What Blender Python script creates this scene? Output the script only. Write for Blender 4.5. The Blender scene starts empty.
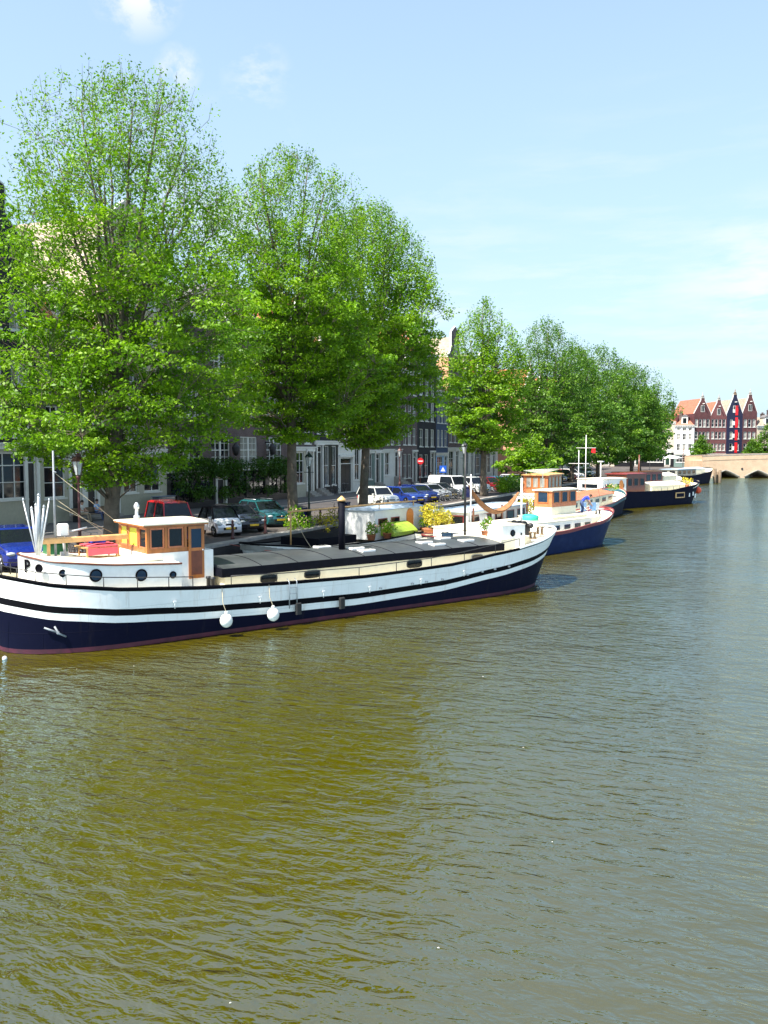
SUN_E, SKY_E, EXPO = 4.8, .12, 1.3
CLOUD = (3.6, 3.7, 3.8); VEIL = (.24, .84); VEILC = (2.25, 3.1, 3.75)
WAT1, WAT2 = (.062, .0505, .0001), (.050, .043, .0002)
WTINT = (.50, .79, 1.0)
WAVES = [(12, (.42, .95, 1), 2, .4, .10), (-18, (2.1, 4.6, 1), 3, .5, .064), (25, (7., 12., 1), 2, .2, .011)]
import bpy, math, random
import numpy as np
from mathutils import Vector, Matrix
SC = bpy.context.scene
COL = SC.collection
R = math.radians
rnd = random.Random(7)
# ------------------------------------------------------------------ materials
def _mix(nt, fac, a, b):
    m = nt.nodes.new('ShaderNodeMix'); m.data_type = 'RGBA'
    if isinstance(fac, float): m.inputs[0].default_value = fac
    else: nt.links.new(fac, m.inputs[0])
    for s, v in ((6, a), (7, b)):
        if isinstance(v, (tuple, list)): m.inputs[s].default_value = (*v[:3], 1)
        else: nt.links.new(v, m.inputs[s])
    return m.outputs[2]
def newmat(name):
    m = bpy.data.materials.new(name); m.use_nodes = True
    nt = m.node_tree; b = nt.nodes['Principled BSDF']
    return m, nt, b
def ramp(nt, src, lo, hi):
    r = nt.nodes.new('ShaderNodeMapRange'); r.inputs[1].default_value = lo; r.inputs[2].default_value = hi
    nt.links.new(src, r.inputs[0]); return r.outputs[0]
def noise(nt, scale, detail=3, coord='Object', rough=.55, vec=None, stretch=None):
    n = nt.nodes.new('ShaderNodeTexNoise'); n.inputs['Scale'].default_value = scale
    n.inputs['Detail'].default_value = detail; n.inputs['Roughness'].default_value = rough
    if vec is None:
        tc = nt.nodes.new('ShaderNodeTexCoord'); vec = tc.outputs[coord]
    if stretch:
        mp = nt.nodes.new('ShaderNodeMapping'); mp.inputs['Scale'].default_value = stretch
        nt.links.new(vec, mp.inputs[0]); vec = mp.outputs[0]
    nt.links.new(vec, n.inputs['Vector']); return n.outputs[0]
def mat(name, c, rough=.6, metal=0., var=.15, scale=6., bump=0., spec=.5, dirt=None, coat=0., stretch=None):
    m, nt, b = newmat(name)
    b.inputs['Roughness'].default_value = rough; b.inputs['Metallic'].default_value = metal
    b.inputs['Specular IOR Level'].default_value = spec
    b.inputs['Coat Weight'].default_value = coat
    col = None
    if var:
        n = noise(nt, scale, 4, stretch=stretch)
        f = ramp(nt, n, .3, .7)
        col = _mix(nt, f, tuple(x*(1-var) for x in c), tuple(min(1, x*(1+var)) for x in c))
    if dirt:
        n2 = noise(nt, dirt[1], 6, rough=.7, stretch=dirt[3] if len(dirt) > 3 else None)
        f2 = ramp(nt, n2, .52, .75)
        mm = nt.nodes.new('ShaderNodeMath'); mm.operation = 'MULTIPLY'; mm.inputs[1].default_value = dirt[2]
        nt.links.new(f2, mm.inputs[0])
        col = _mix(nt, mm.outputs[0], col if col else c, dirt[0])
    if col: nt.links.new(col, b.inputs['Base Color'])
    else: b.inputs['Base Color'].default_value = (*c, 1)
    if bump:
        bm = nt.nodes.new('ShaderNodeBump'); bm.inputs['Strength'].default_value = bump; bm.inputs['Distance'].default_value = .02
        nt.links.new(noise(nt, scale*4, 4), bm.inputs['Height']); nt.links.new(bm.outputs[0], b.inputs['Normal'])
    return m
def brick(name, c1, c2, mortar=(.35, .33, .3), var=.35, axis='xz'):
    m, nt, b = newmat(name); b.inputs['Roughness'].default_value = .9
    tc = nt.nodes.new('ShaderNodeTexCoord')
    sep = nt.nodes.new('ShaderNodeSeparateXYZ'); nt.links.new(tc.outputs['Object'], sep.inputs[0])
    ad = nt.nodes.new('ShaderNodeMath'); nt.links.new(sep.outputs[0], ad.inputs[0]); nt.links.new(sep.outputs[1], ad.inputs[1])
    cmb = nt.nodes.new('ShaderNodeCombineXYZ')
    nt.links.new(ad.outputs[0], cmb.inputs[0]); nt.links.new(sep.outputs[2], cmb.inputs[1])
    bt = nt.nodes.new('ShaderNodeTexBrick'); nt.links.new(cmb.outputs[0], bt.inputs['Vector'])
    bt.inputs['Scale'].default_value = 1; bt.inputs['Brick Width'].default_value = .22; bt.inputs['Row Height'].default_value = .065
    bt.inputs['Mortar Size'].default_value = .006
    bt.inputs['Color1'].default_value = (*c1, 1); bt.inputs['Color2'].default_value = (*c2, 1); bt.inputs['Mortar'].default_value = (*mortar, 1)
    n = ramp(nt, noise(nt, .6, 5), .3, .75)
    dk = nt.nodes.new('ShaderNodeMix'); dk.data_type = 'RGBA'; dk.blend_type = 'MULTIPLY'; dk.inputs[0].default_value = 1
    nt.links.new(bt.outputs[0], dk.inputs[6])
    nt.links.new(_mix(nt, n, (1-var,)*3, (1+var*.4,)*3), dk.inputs[7])
    nt.links.new(dk.outputs[2], b.inputs['Base Color'])
    bm = nt.nodes.new('ShaderNodeBump'); bm.inputs['Strength'].default_value = .5; bm.inputs['Distance'].default_value = .01; bm.invert = True
    nt.links.new(bt.outputs['Fac'], bm.inputs['Height']); nt.links.new(bm.outputs[0], b.inputs['Normal'])
    return m
def paving(name, c1, c2, bw, bh, rot=0, mortar=(.06, .055, .05)):
    m, nt, b = newmat(name); b.inputs['Roughness'].default_value = .85
    tc = nt.nodes.new('ShaderNodeTexCoord'); mp = nt.nodes.new('ShaderNodeMapping'); mp.inputs['Rotation'].default_value = (0, 0, rot)
    nt.links.new(tc.outputs['Object'], mp.inputs[0])
    bt = nt.nodes.new('ShaderNodeTexBrick'); nt.links.new(mp.outputs[0], bt.inputs['Vector'])
    bt.inputs['Scale'].default_value = 1; bt.inputs['Brick Width'].default_value = bw; bt.inputs['Row Height'].default_value = bh
    bt.inputs['Mortar Size'].default_value = .006
    bt.inputs['Color1'].default_value = (*c1, 1); bt.inputs['Color2'].default_value = (*c2, 1); bt.inputs['Mortar'].default_value = (*mortar, 1)
    dk = nt.nodes.new('ShaderNodeMix'); dk.data_type = 'RGBA'; dk.blend_type = 'MULTIPLY'; dk.inputs[0].default_value = 1
    nt.links.new(bt.outputs[0], dk.inputs[6]); nt.links.new(_mix(nt, ramp(nt, noise(nt, .35, 6), .3, .7), (.7, .7, .7), (1.15, 1.1, 1.05)), dk.inputs[7])
    nt.links.new(dk.outputs[2], b.inputs['Base Color'])
    return m
def tiles(name, c):
    m, nt, b = newmat(name); b.inputs['Roughness'].default_value = .8
    tc = nt.nodes.new('ShaderNodeTexCoord')
    w = nt.nodes.new('ShaderNodeTexWave'); w.inputs['Scale'].default_value = 1.0; w.bands_direction = 'Z'; w.inputs['Scale'].default_value = 1.1
    nt.links.new(tc.outputs['Object'], w.inputs[0])
    n = ramp(nt, noise(nt, 2.5, 5), .3, .7)
    col = _mix(nt, n, tuple(x*.65 for x in c), tuple(x*1.2 for x in c))
    nt.links.new(col, b.inputs['Base Color'])
    bm = nt.nodes.new('ShaderNodeBump'); bm.inputs['Strength'].default_value = .6; bm.inputs['Distance'].default_value = .05
    nt.links.new(w.outputs[1], bm.inputs['Height']); nt.links.new(bm.outputs[0], b.inputs['Normal'])
    return m
def leafmat(name, c, c2, trans=.4):
    m, nt, b = newmat(name); nt.nodes.remove(b)
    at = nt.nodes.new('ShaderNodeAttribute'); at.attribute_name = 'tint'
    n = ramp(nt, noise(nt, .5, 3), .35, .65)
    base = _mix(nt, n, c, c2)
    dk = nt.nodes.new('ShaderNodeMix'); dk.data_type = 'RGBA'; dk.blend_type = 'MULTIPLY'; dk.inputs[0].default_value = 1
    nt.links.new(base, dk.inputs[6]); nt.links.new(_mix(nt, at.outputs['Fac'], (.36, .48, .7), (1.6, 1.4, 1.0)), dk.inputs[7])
    d = nt.nodes.new('ShaderNodeBsdfPrincipled'); d.inputs['Roughness'].default_value = .5; d.inputs['Specular IOR Level'].default_value = .3
    nt.links.new(dk.outputs[2], d.inputs['Base Color'])
    t = nt.nodes.new('ShaderNodeBsdfTranslucent')
    yy = nt.nodes.new('ShaderNodeMix'); yy.data_type = 'RGBA'; yy.blend_type = 'MULTIPLY'; yy.inputs[0].default_value = 1
    nt.links.new(dk.outputs[2], yy.inputs[6]); yy.inputs[7].default_value = (1.25, 1.5, .35, 1)
    nt.links.new(yy.outputs[2], t.inputs[0])
    mx = nt.nodes.new('ShaderNodeMixShader'); mx.inputs[0].default_value = trans
    nt.links.new(d.outputs[0], mx.inputs[1]); nt.links.new(t.outputs[0], mx.inputs[2])
    nt.links.new(mx.outputs[0], nt.nodes['Material Output'].inputs[0])
    return m
M = {}
def hullmat(name, c, rough, rust, amt, spec=.4):
    m, nt, b = newmat(name); b.inputs['Roughness'].default_value = rough; b.inputs['Specular IOR Level'].default_value = spec
    tc = nt.nodes.new('ShaderNodeTexCoord'); sp = nt.nodes.new('ShaderNodeSeparateXYZ'); nt.links.new(tc.outputs['Object'], sp.inputs[0])
    cm = nt.nodes.new('ShaderNodeCombineXYZ'); nt.links.new(sp.outputs[1], cm.inputs[0]); nt.links.new(sp.outputs[2], cm.inputs[1])
    bt = nt.nodes.new('ShaderNodeTexBrick'); nt.links.new(cm.outputs[0], bt.inputs['Vector']); bt.inputs['Scale'].default_value = 1
    bt.inputs['Brick Width'].default_value = 2.3; bt.inputs['Row Height'].default_value = .62; bt.inputs['Mortar Size'].default_value = .012; bt.inputs['Mortar Smooth'].default_value = .6
    f1 = ramp(nt, noise(nt, 3.2, 6, stretch=(1.6, 1.6, .14), rough=.7), .55, .80)
    f2 = ramp(nt, noise(nt, 1.1, 6, rough=.75), .50, .80)
    k1 = nt.nodes.new('ShaderNodeMath'); k1.operation = 'MULTIPLY'; nt.links.new(f1, k1.inputs[0]); k1.inputs[1].default_value = amt
    k2 = nt.nodes.new('ShaderNodeMath'); k2.operation = 'MULTIPLY'; nt.links.new(f2, k2.inputs[0]); k2.inputs[1].default_value = amt*.6
    k3 = nt.nodes.new('ShaderNodeMath'); k3.operation = 'MULTIPLY'; nt.links.new(bt.outputs['Fac'], k3.inputs[0]); k3.inputs[1].default_value = .22
    col = _mix(nt, k1.outputs[0], c, rust); col = _mix(nt, k2.outputs[0], col, tuple(x*.6 for x in c)); col = _mix(nt, k3.outputs[0], col, tuple(x*.45 for x in c))
    nt.links.new(col, b.inputs['Base Color'])
    bm = nt.nodes.new('ShaderNodeBump'); bm.inputs['Strength'].default_value = .5; bm.inputs['Distance'].default_value = .012; nt.links.new(bt.outputs['Fac'], bm.inputs['Height'])
    b2 = nt.nodes.new('ShaderNodeBump'); b2.inputs['Strength'].default_value = .5; b2.inputs['Distance'].default_value = .03; nt.links.new(noise(nt, 1.4, 2), b2.inputs['Height']); nt.links.new(bm.outputs[0], b2.inputs['Normal'])
    nt.links.new(b2.outputs[0], b.inputs['Normal']); return m
M['white_hull'] = hullmat('hull_white_paint', (.77, .77, .74), .4, (.42, .30, .20), .5)
M['cream'] = mat('cream_paint', (.80, .74, .56), .45, var=.05, dirt=((.5, .4, .25), 1.6, .3))
M['white'] = mat('white_paint', (.80, .80, .77), .4, var=.05, dirt=((.5, .46, .38), 1.5, .3))
M['navy'] = hullmat('navy_hull_paint', (.0015, .0022, .014), .7, (.02, .016, .02), .6, .1)
M['blue_hull'] = mat('blue_hull_paint', (.003, .012, .06), .6, var=.2, scale=2, spec=.12, dirt=((.03, .04, .07), 2, .4))
M['black'] = mat('black_paint', (.002, .002, .004), .8, spec=.1, var=.2)
M['boot_red'] = mat('red_boot_top', (.065, .006, .018), .6, var=.4, scale=3)
M['maroon'] = mat('maroon_paint', (.20, .03, .03), .45, var=.2)
M['wood'] = mat('varnished_wood', (.36, .125, .028), .3, var=.25, scale=5, stretch=(1, 1, .2), coat=.4)
M['wood_dark'] = mat('dark_varnished_wood', (.13, .035, .014), .3, var=.25, scale=5, coat=.4)
M['wood_red'] = mat('reddish_wood', (.50, .17, .07), .4, var=.2, scale=5)
M['boom_wood'] = mat('pale_spar_wood', (.62, .36, .14), .45, var=.2, scale=4)
M['grey_wood'] = mat('weathered_timber', (.20, .14, .09), .9, var=.4, scale=5, bump=.5)
M['tarp'] = mat('dark_hatch_cover', (.045, .05, .052), .45, var=.3, scale=.8, bump=.15, dirt=((.12, .12, .11), .9, .5))
M['tarp_edge'] = mat('blue_black_coaming', (.003, .0035, .008), .7, var=.3, spec=.12)
M['greyroof'] = mat('pale_blue_roof', (.42, .52, .62), .5, var=.15, scale=1, dirt=((.2, .22, .24), 1.4, .4))
M['deck'] = mat('pale_deck_paint', (.76, .71, .56), .6, var=.08, scale=2, dirt=((.35, .28, .18), 1.4, .35))
M['deck_grey'] = mat('grey_deck', (.22, .22, .20), .7, var=.2, scale=2)
M['glass'] = mat('window_glass', (.008, .011, .015), .06, var=0, spec=.5)
M['glass_blue'] = mat('blue_tinted_glass', (.012, .03, .06), .08, var=0, spec=.5)
M['curtain'] = mat('curtained_glass', (.28, .27, .24), .12, var=.5, scale=1.6, spec=.8, stretch=(4, 4, .3))
M['yellow_cloth'] = mat('yellow_cloth', (.62, .66, .06), .8)
M['pink'] = mat('pink_cloth', (.80, .10, .13), .8)
M['green_box'] = mat('green_plastic', (.01, .12, .04), .45)
M['teal_cloth'] = mat('teal_tarp', (.03, .42, .30), .6)
M['blue_cloth'] = mat('blue_cloth', (.02, .06, .45), .7)
M['lightblue_cloth'] = mat('light_blue_cloth', (.30, .52, .80), .7)
M['steel'] = mat('galvanised_steel', (.40, .43, .45), .35, metal=.7)
M['alu'] = mat('pale_aluminium', (.48, .50, .52), .4, metal=.3)
M['pole_grey'] = mat('grey_pole_paint', (.22, .24, .26), .5)
M['iron'] = mat('dark_iron', (.03, .03, .032), .5, metal=.3)
M['lamp_red'] = mat('oxblood_lamp_paint', (.07, .02, .018), .5)
M['lamp_green'] = mat('dark_green_lamp_paint', (.012, .03, .022), .5)
M['lampglass'] = mat('lantern_glass', (.45, .48, .48), .15, var=.2)
M['fender'] = mat('pale_fender', (.74, .72, .66), .55, var=.12, dirt=((.3, .27, .2), 5, .5))
M['rope'] = mat('rope', (.50, .42, .28), .9)
M['rope_brown'] = mat('brown_netting', (.26, .12, .05), .9, var=.3)
M['rope_red'] = mat('faded_red_rope', (.45, .12, .10), .9)
M['orange'] = mat('orange_paint', (.80, .27, .05), .5)
M['red'] = mat('red_paint', (.62, .015, .02), .4)
M['orange_red'] = mat('orange_red_vinyl', (.85, .10, .03), .45)
M['rubber'] = mat('black_rubber', (.012, .012, .012), .8)
M['terracotta'] = mat('terracotta', (.40, .15, .07), .85)
M['quay_brick'] = brick('quay_wall_brick', (.05, .038, .033), (.035, .03, .03), (.05, .05, .05))
M['stone'] = mat('coping_stone', (.30, .28, .25), .85, var=.25, scale=2, bump=.3)
M['pave'] = paving('clinker_paving', (.095, .078, .07), (.075, .064, .058), .2, .07)
M['road'] = paving('road_clinkers', (.065, .058, .058), (.05, .046, .048), .2, .07, R(45))
M['slab'] = paving('pavement_slabs', (.12, .12, .12), (.10, .10, .10), .3, .3)
M['kerb'] = mat('kerb_stone', (.28, .27, .26), .85, var=.15)
M['bark'] = mat('elm_bark', (.12, .095, .07), .95, var=.4, scale=3, bump=.8, dirt=((.10, .12, .06), 2, .5))
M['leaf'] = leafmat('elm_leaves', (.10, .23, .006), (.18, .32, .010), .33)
M['leaf2'] = leafmat('elm_leaves_deep', (.06, .18, .007), (.11, .24, .008), .32)
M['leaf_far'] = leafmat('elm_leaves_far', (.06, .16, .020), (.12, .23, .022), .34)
M['leaf_yellow'] = leafmat('yellow_shrub_leaves', (.42, .38, .03), (.55, .46, .06), .3)
M['leaf_ivy'] = leafmat('vine_leaves', (.035, .10, .012), (.06, .14, .015), .3)
M['petal'] = mat('flower_petals', (.75, .45, .35), .8, var=.4, scale=9)
M['skin'] = mat('skin', (.52, .30, .21), .6, var=0)
M['hair'] = mat('dark_hair', (.03, .018, .012), .7, var=0)
M['roof_red'] = tiles('red_roof_tiles', (.42, .12, .05))
M['roof_orange'] = tiles('orange_roof_tiles', (.36, .13, .075))
M['roof_grey'] = tiles('grey_slates', (.16, .15, .15))
M['roof_tan'] = tiles('tan_roof_tiles', (.34, .27, .20))
M['stucco_cream'] = mat('cream_stucco', (.68, .56, .42), .85, var=.12, scale=.7, dirt=((.4, .28, .2), .5, .6))
M['stucco_salmon'] = mat('salmon_stucco', (.70, .36, .22), .85, var=.12, scale=.7, dirt=((.45, .22, .15), .6, .5))
M['paint_cream'] = mat('cream_shopfront_paint', (.42, .40, .31), .5, var=.08, dirt=((.2, .18, .14), .9, .4))
M['paint_white'] = mat('white_joinery_paint', (.70, .69, .64), .45, var=.05, dirt=((.35, .32, .27), .8, .35))
M['paint_green'] = mat('dark_green_door', (.012, .035, .025), .3)
M['paint_black'] = mat('black_door', (.010, .010, .013), .3)
M['paint_blue'] = mat('grey_blue_paint', (.10, .14, .20), .5)
M['paint_dgreen'] = mat('grey_green_paint', (.14, .20, .18), .5)
BR = {
 'brown': brick('dark_brown_brick', (.060, .030, .026), (.042, .025, .024)),
 'purple': brick('purple_brown_brick', (.085, .034, .034), (.062, .028, .03)),
 'black': brick('blackened_brick', (.022, .02, .026), (.017, .017, .022), (.05, .05, .05)),
 'blue': mat('slate_blue_facade', (.05, .075, .14), .8, var=.12, scale=1),
 'red': brick('red_brick', (.30, .085, .055), (.24, .07, .05)),
 'redbrown': brick('red_brown_brick', (.10, .022, .026), (.075, .018, .022), (.12, .07, .07)),
 'rose': brick('rose_brick', (.18, .045, .045), (.14, .036, .038), (.16, .10, .10)),
 'navy': mat('black_blue_facade', (.006, .008, .035), .7, var=.15, scale=1),
 'white': mat('white_facade', (.58, .60, .62), .7, var=.05, scale=1),
 'sand': mat('sand_facade', (.50, .42, .32), .8, var=.1, scale=1),
 'grey': mat('grey_facade', (.24, .23, .23), .8, var=.1, scale=1),
 'tan': brick('tan_bridge_brick', (.60, .40, .25), (.52, .34, .21), (.50, .40, .30), .2),
}
# ------------------------------------------------------------------ mesh builder
class MB:
    def __init__(s): s.v = []; s.f = []; s.m = []; s.sm = []
    def add(s, vs, fs, mi=0, smooth=False, tf=None):
        o = len(s.v)
        s.v += [tuple(tf @ Vector(v)) if tf else tuple(v) for v in vs]
        for f in fs: s.f.append(tuple(i+o for i in f)); s.m.append(mi); s.sm.append(smooth)
        return s
    def box(s, x0, x1, y0, y1, z0, z1, mi=0, tf=None, ch=0.):
        if ch:   # chamfered top and vertical edges
            c = ch
            def ring(z, i): return [(x0+i, y0+c, z), (x0+c, y0+i, z), (x1-c, y0+i, z), (x1-i, y0+c, z), (x1-i, y1-c, z), (x1-c, y1-i, z), (x0+c, y1-i, z), (x0+i, y1-c, z)]
            vs = ring(z0, 0)+ring(z1-c, 0)+ring(z1, c*.7)
            fs = [tuple(range(7, -1, -1)), tuple(range(16, 24))]
            for k in (0, 8):
                for i in range(8): j = (i+1) % 8; fs.append((k+i, k+j, k+8+j, k+8+i))
            return s.add(vs, fs, mi, False, tf)
        vs = [(x0,y0,z0),(x1,y0,z0),(x1,y1,z0),(x0,y1,z0),(x0,y0,z1),(x1,y0,z1),(x1,y1,z1),(x0,y1,z1)]
        return s.add(vs, [(0,3,2,1),(4,5,6,7),(0,1,5,4),(1,2,6,5),(2,3,7,6),(3,0,4,7)], mi, False, tf)
    def prism(s, prof, a0, a1, axis='x', mi=0, tf=None, smooth=False):
        n = len(prof)
        def P(p, a): return {'x': (a, p[0], p[1]), 'y': (p[0], a, p[1]), 'z': (p[0], p[1], a)}[axis]
        vs = [P(p, a0) for p in prof]+[P(p, a1) for p in prof]
        fs = [tuple(range(n)), tuple(range(2*n-1, n-1, -1))]
        for i in range(n): j = (i+1) % n; fs.append((j, i, n+i, n+j))
        return s.add(vs, fs, mi, smooth, tf)
    def tube(s, pts, r, n=6, mi=0, cap=True, tf=None, smooth=True):
        pts = [Vector(p) for p in pts]; rs = r if isinstance(r, (list, tuple)) else [r]*len(pts)
        vs = []; up = None
        for i, p in enumerate(pts):
            d = (pts[min(i+1, len(pts)-1)]-pts[max(i-1, 0)]).normalized()
            if up is None: up = d.orthogonal().normalized()
            else:
                up = (up-d*up.dot(d))
                up = up.normalized() if up.length > 1e-6 else d.orthogonal().normalized()
            w = d.cross(up)
            for k in range(n):
                a = 2*math.pi*k/n; vs.append(tuple(p+(up*math.cos(a)+w*math.sin(a))*rs[i]))
        fs = []
        for i in range(len(pts)-1):
            for k in range(n):
                j = (k+1) % n; fs.append((i*n+k, i*n+j, (i+1)*n+j, (i+1)*n+k))
        s.add(vs, fs, mi, smooth, tf)
        if cap:
            o = len(s.v)-len(vs); L = (len(pts)-1)*n
            s.f += [tuple(o+k for k in range(n-1, -1, -1)), tuple(o+L+k for k in range(n))]; s.m += [mi, mi]; s.sm += [False, False]
        return s
    def lathe(s, prof, n=12, c=(0, 0, 0), mi=0, tf=None, smooth=True):
        vs = []
        for (r, z) in prof:
            for k in range(n):
                a = 2*math.pi*k/n; vs.append((c[0]+r*math.cos(a), c[1]+r*math.sin(a), c[2]+z))
        fs = []
        for i in range(len(prof)-1):
            for k in range(n):
                j = (k+1) % n; fs.append((i*n+k, i*n+j, (i+1)*n+j, (i+1)*n+k))
        fs += [tuple(range(n-1, -1, -1)), tuple(range((len(prof)-1)*n, len(prof)*n))]
        return s.add(vs, fs, mi, smooth, tf)
    def ball(s, c, r, n=10, mi=0, sc=(1, 1, 1)):
        pr = [(max(1e-3, math.sin(math.pi*i/n))*r, -math.cos(math.pi*i/n)*r) for i in range(n+1)]
        tf = Matrix.Translation(c) @ Matrix.Diagonal((*sc, 1))
        return s.lathe(pr, n+2, mi=mi, tf=tf)
    def disc(s, c, r, axis='x', th=.02, n=16, mi=0):
        tf = Matrix.Translation(c) @ {'x': Matrix.Rotation(R(90), 4, 'Y'), 'y': Matrix.Rotation(R(90), 4, 'X'), 'z': Matrix.Identity(4)}[axis]
        return s.lathe([(r, -th/2), (r, th/2)], n, mi=mi, tf=tf, smooth=False)
    def ring(s, c, r, rt, axis='x', n=18, m=5, mi=0):
        vs = []; fs = []
        for i in range(n):
            a = 2*math.pi*i/n
            for k in range(m):
                b = 2*math.pi*k/m; q = r+rt*math.cos(b); z = rt*math.sin(b)
                p = {'x': (z, q*math.cos(a), q*math.sin(a)), 'y': (q*math.cos(a), z, q*math.sin(a)), 'z': (q*math.cos(a), q*math.sin(a), z)}[axis]
                vs.append((p[0]+c[0], p[1]+c[1], p[2]+c[2]))
        for i in range(n):
            for k in range(m): fs.append((i*m+k, ((i+1) % n)*m+k, ((i+1) % n)*m+(k+1) % m, i*m+(k+1) % m))
        return s.add(vs, fs, mi, True)
    def mesh(s, name, mats):
        me = bpy.data.meshes.new(name); me.from_pydata(s.v, [], s.f)
        for m_ in (mats if isinstance(mats, (list, tuple)) else [mats]): me.materials.append(m_)
        me.polygons.foreach_set('material_index', s.m); me.polygons.foreach_set('use_smooth', s.sm)
        me.update(); return me
    def build(s, name, mats, parent=None, loc=(0, 0, 0), rz=0., fix=True):
        me = s.mesh(name, mats)
        if fix:
            import bmesh
            b = bmesh.new(); b.from_mesh(me); bmesh.ops.recalc_face_normals(b, faces=b.faces); b.to_mesh(me); b.free()
        return link(name, me, parent, loc, rz)
def link(name, me, parent=None, loc=(0, 0, 0), rz=0.):
    o = bpy.data.objects.new(name, me); COL.objects.link(o); o.parent = parent
    o.location = loc; o.rotation_euler = (0, 0, rz); return o
def tag(o, label=None, cat=None, group=None, kind=None):
    if label: o['label'] = label
    if cat: o['category'] = cat
    if group: o['group'] = group
    if kind: o['kind'] = kind
    return o
def thing(name, label, cat, loc=(0, 0, 0), rz=0., group=None):
    o = bpy.data.objects.new(name, None); COL.objects.link(o); o.location = loc; o.rotation_euler = (0, 0, rz)
    o.empty_display_size = .3
    return tag(o, label, cat, group)
def copy_tree(o, parent=None):
    kids = list(o.children)
    c = o.copy(); COL.objects.link(c); c.parent = parent
    for k in kids: copy_tree(k, c)
    return c
def wmat(o):
    m = Matrix.Translation(o.location) @ o.rotation_euler.to_matrix().to_4x4()
    return wmat(o.parent) @ m if o.parent else m
QZ = 1.4   # quay level over the water
# ------------------------------------------------------------------ camera, sky, sun
cam = bpy.data.objects.new('camera', bpy.data.cameras.new('camera')); COL.objects.link(cam)
cam.location = (0, 0, 6.0); cam.rotation_euler = (R(90-4.09), 0, R(23.7))
cam.data.sensor_width = 36; cam.data.lens = 880/1024*36; cam.data.clip_end = 6000; cam.data.clip_start = .1
SC.camera = cam
SUN = Vector((-.42, -.91, 0)).normalized()*math.cos(R(56)); SUN.z = math.sin(R(56))
sl = bpy.data.lights.new('sun', 'SUN'); sl.energy = SUN_E; sl.angle = R(.5); sl.color = (1, .955, .87)
so = bpy.data.objects.new('sun', sl); COL.objects.link(so); so.rotation_euler = SUN.to_track_quat('Z', 'Y').to_euler(); so.location = (-40, -60, 90)
w = bpy.data.worlds.new('World'); SC.world = w; w.use_nodes = True
nt = w.node_tree; bg = nt.nodes['Background']; bg.inputs[1].default_value = SKY_E
sky = nt.nodes.new('ShaderNodeTexSky'); sky.sky_type = 'NISHITA'; sky.sun_disc = False
sky.sun_elevation = R(56); sky.sun_rotation = math.atan2(SUN.x, SUN.y); sky.air_density = 1.0; sky.dust_density = 1.6; sky.ozone_density = 1.2
tc = nt.nodes.new('ShaderNodeTexCoord')
def cloud(px_dir, size, thr, stretch, amount, scale):
    """a wisp of cloud round one direction of the sky"""
    d = nt.nodes.new('ShaderNodeVectorMath'); d.operation = 'DISTANCE'
    nt.links.new(tc.outputs['Generated'], d.inputs[0]); d.inputs[1].default_value = px_dir
    near = ramp(nt, d.outputs['Value'], size, size*.15)
    n = ramp(nt, noise(nt, scale, 6, vec=tc.outputs['Generated'], rough=.62, stretch=stretch), thr+.04, thr+.2)
    m = nt.nodes.new('ShaderNodeMath'); m.operation = 'MULTIPLY'; nt.links.new(near, m.inputs[0]); nt.links.new(n, m.inputs[1])
    m2 = nt.nodes.new('ShaderNodeMath'); m2.operation = 'MULTIPLY'; nt.links.new(m.outputs[0], m2.inputs[0]); m2.inputs[1].default_value = amount
    return m2.outputs[0]
cur = sky.outputs[0]
def sdir(x, y):
    v = Vector(((x-384)/880, 1, 0)); v.z = (449-y)/880
    v = Matrix.Rotation(R(23.7), 3, 'Z') @ v; return v.normalized()
# thin milky veil low over the horizon
sp = nt.nodes.new('ShaderNodeSeparateXYZ'); nt.links.new(tc.outputs['Generated'], sp.inputs[0])
vr = nt.nodes.new('ShaderNodeMapRange'); nt.links.new(sp.outputs[2], vr.inputs[0]); vr.inputs[1].default_value = .7; vr.inputs[2].default_value = 0; vr.inputs[3].default_value, vr.inputs[4].default_value = VEIL
cur = _mix(nt, vr.outputs[0], cur, VEILC)
for (p, s, th, st, am, sc_) in [
    (sdir(146, 8), .048, .38, (1, 1, 1.3), 1.0, 26), (sdir(185, 82), .026, .36, (1, 1, 1), .7, 30), (sdir(262, 90), .04, .44, (1, 1, 2), .5, 18),
    (sdir(235, 190), .10, .44, (1, 1, 1.2), .55, 9), (sdir(760, 292), .11, .40, (1, 1, 4), .75, 7), (sdir(660, 335), .28, .46, (1, 1, 7), .3, 5),
    (sdir(420, 340), .22, .45, (1, 1, 5), .35, 6), (sdir(560, 300), .2, .48, (1, 1, 6), .3, 6)]:
    cur = _mix(nt, cloud(p, s, th, st, am, sc_), cur, CLOUD)
nt.links.new(cur, bg.inputs[0])
SC.view_settings.view_transform = 'Standard'; SC.view_settings.look = 'None'; SC.view_settings.gamma = 1
SC.view_settings.use_curve_mapping = False; SC.view_settings.exposure = EXPO
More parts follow.
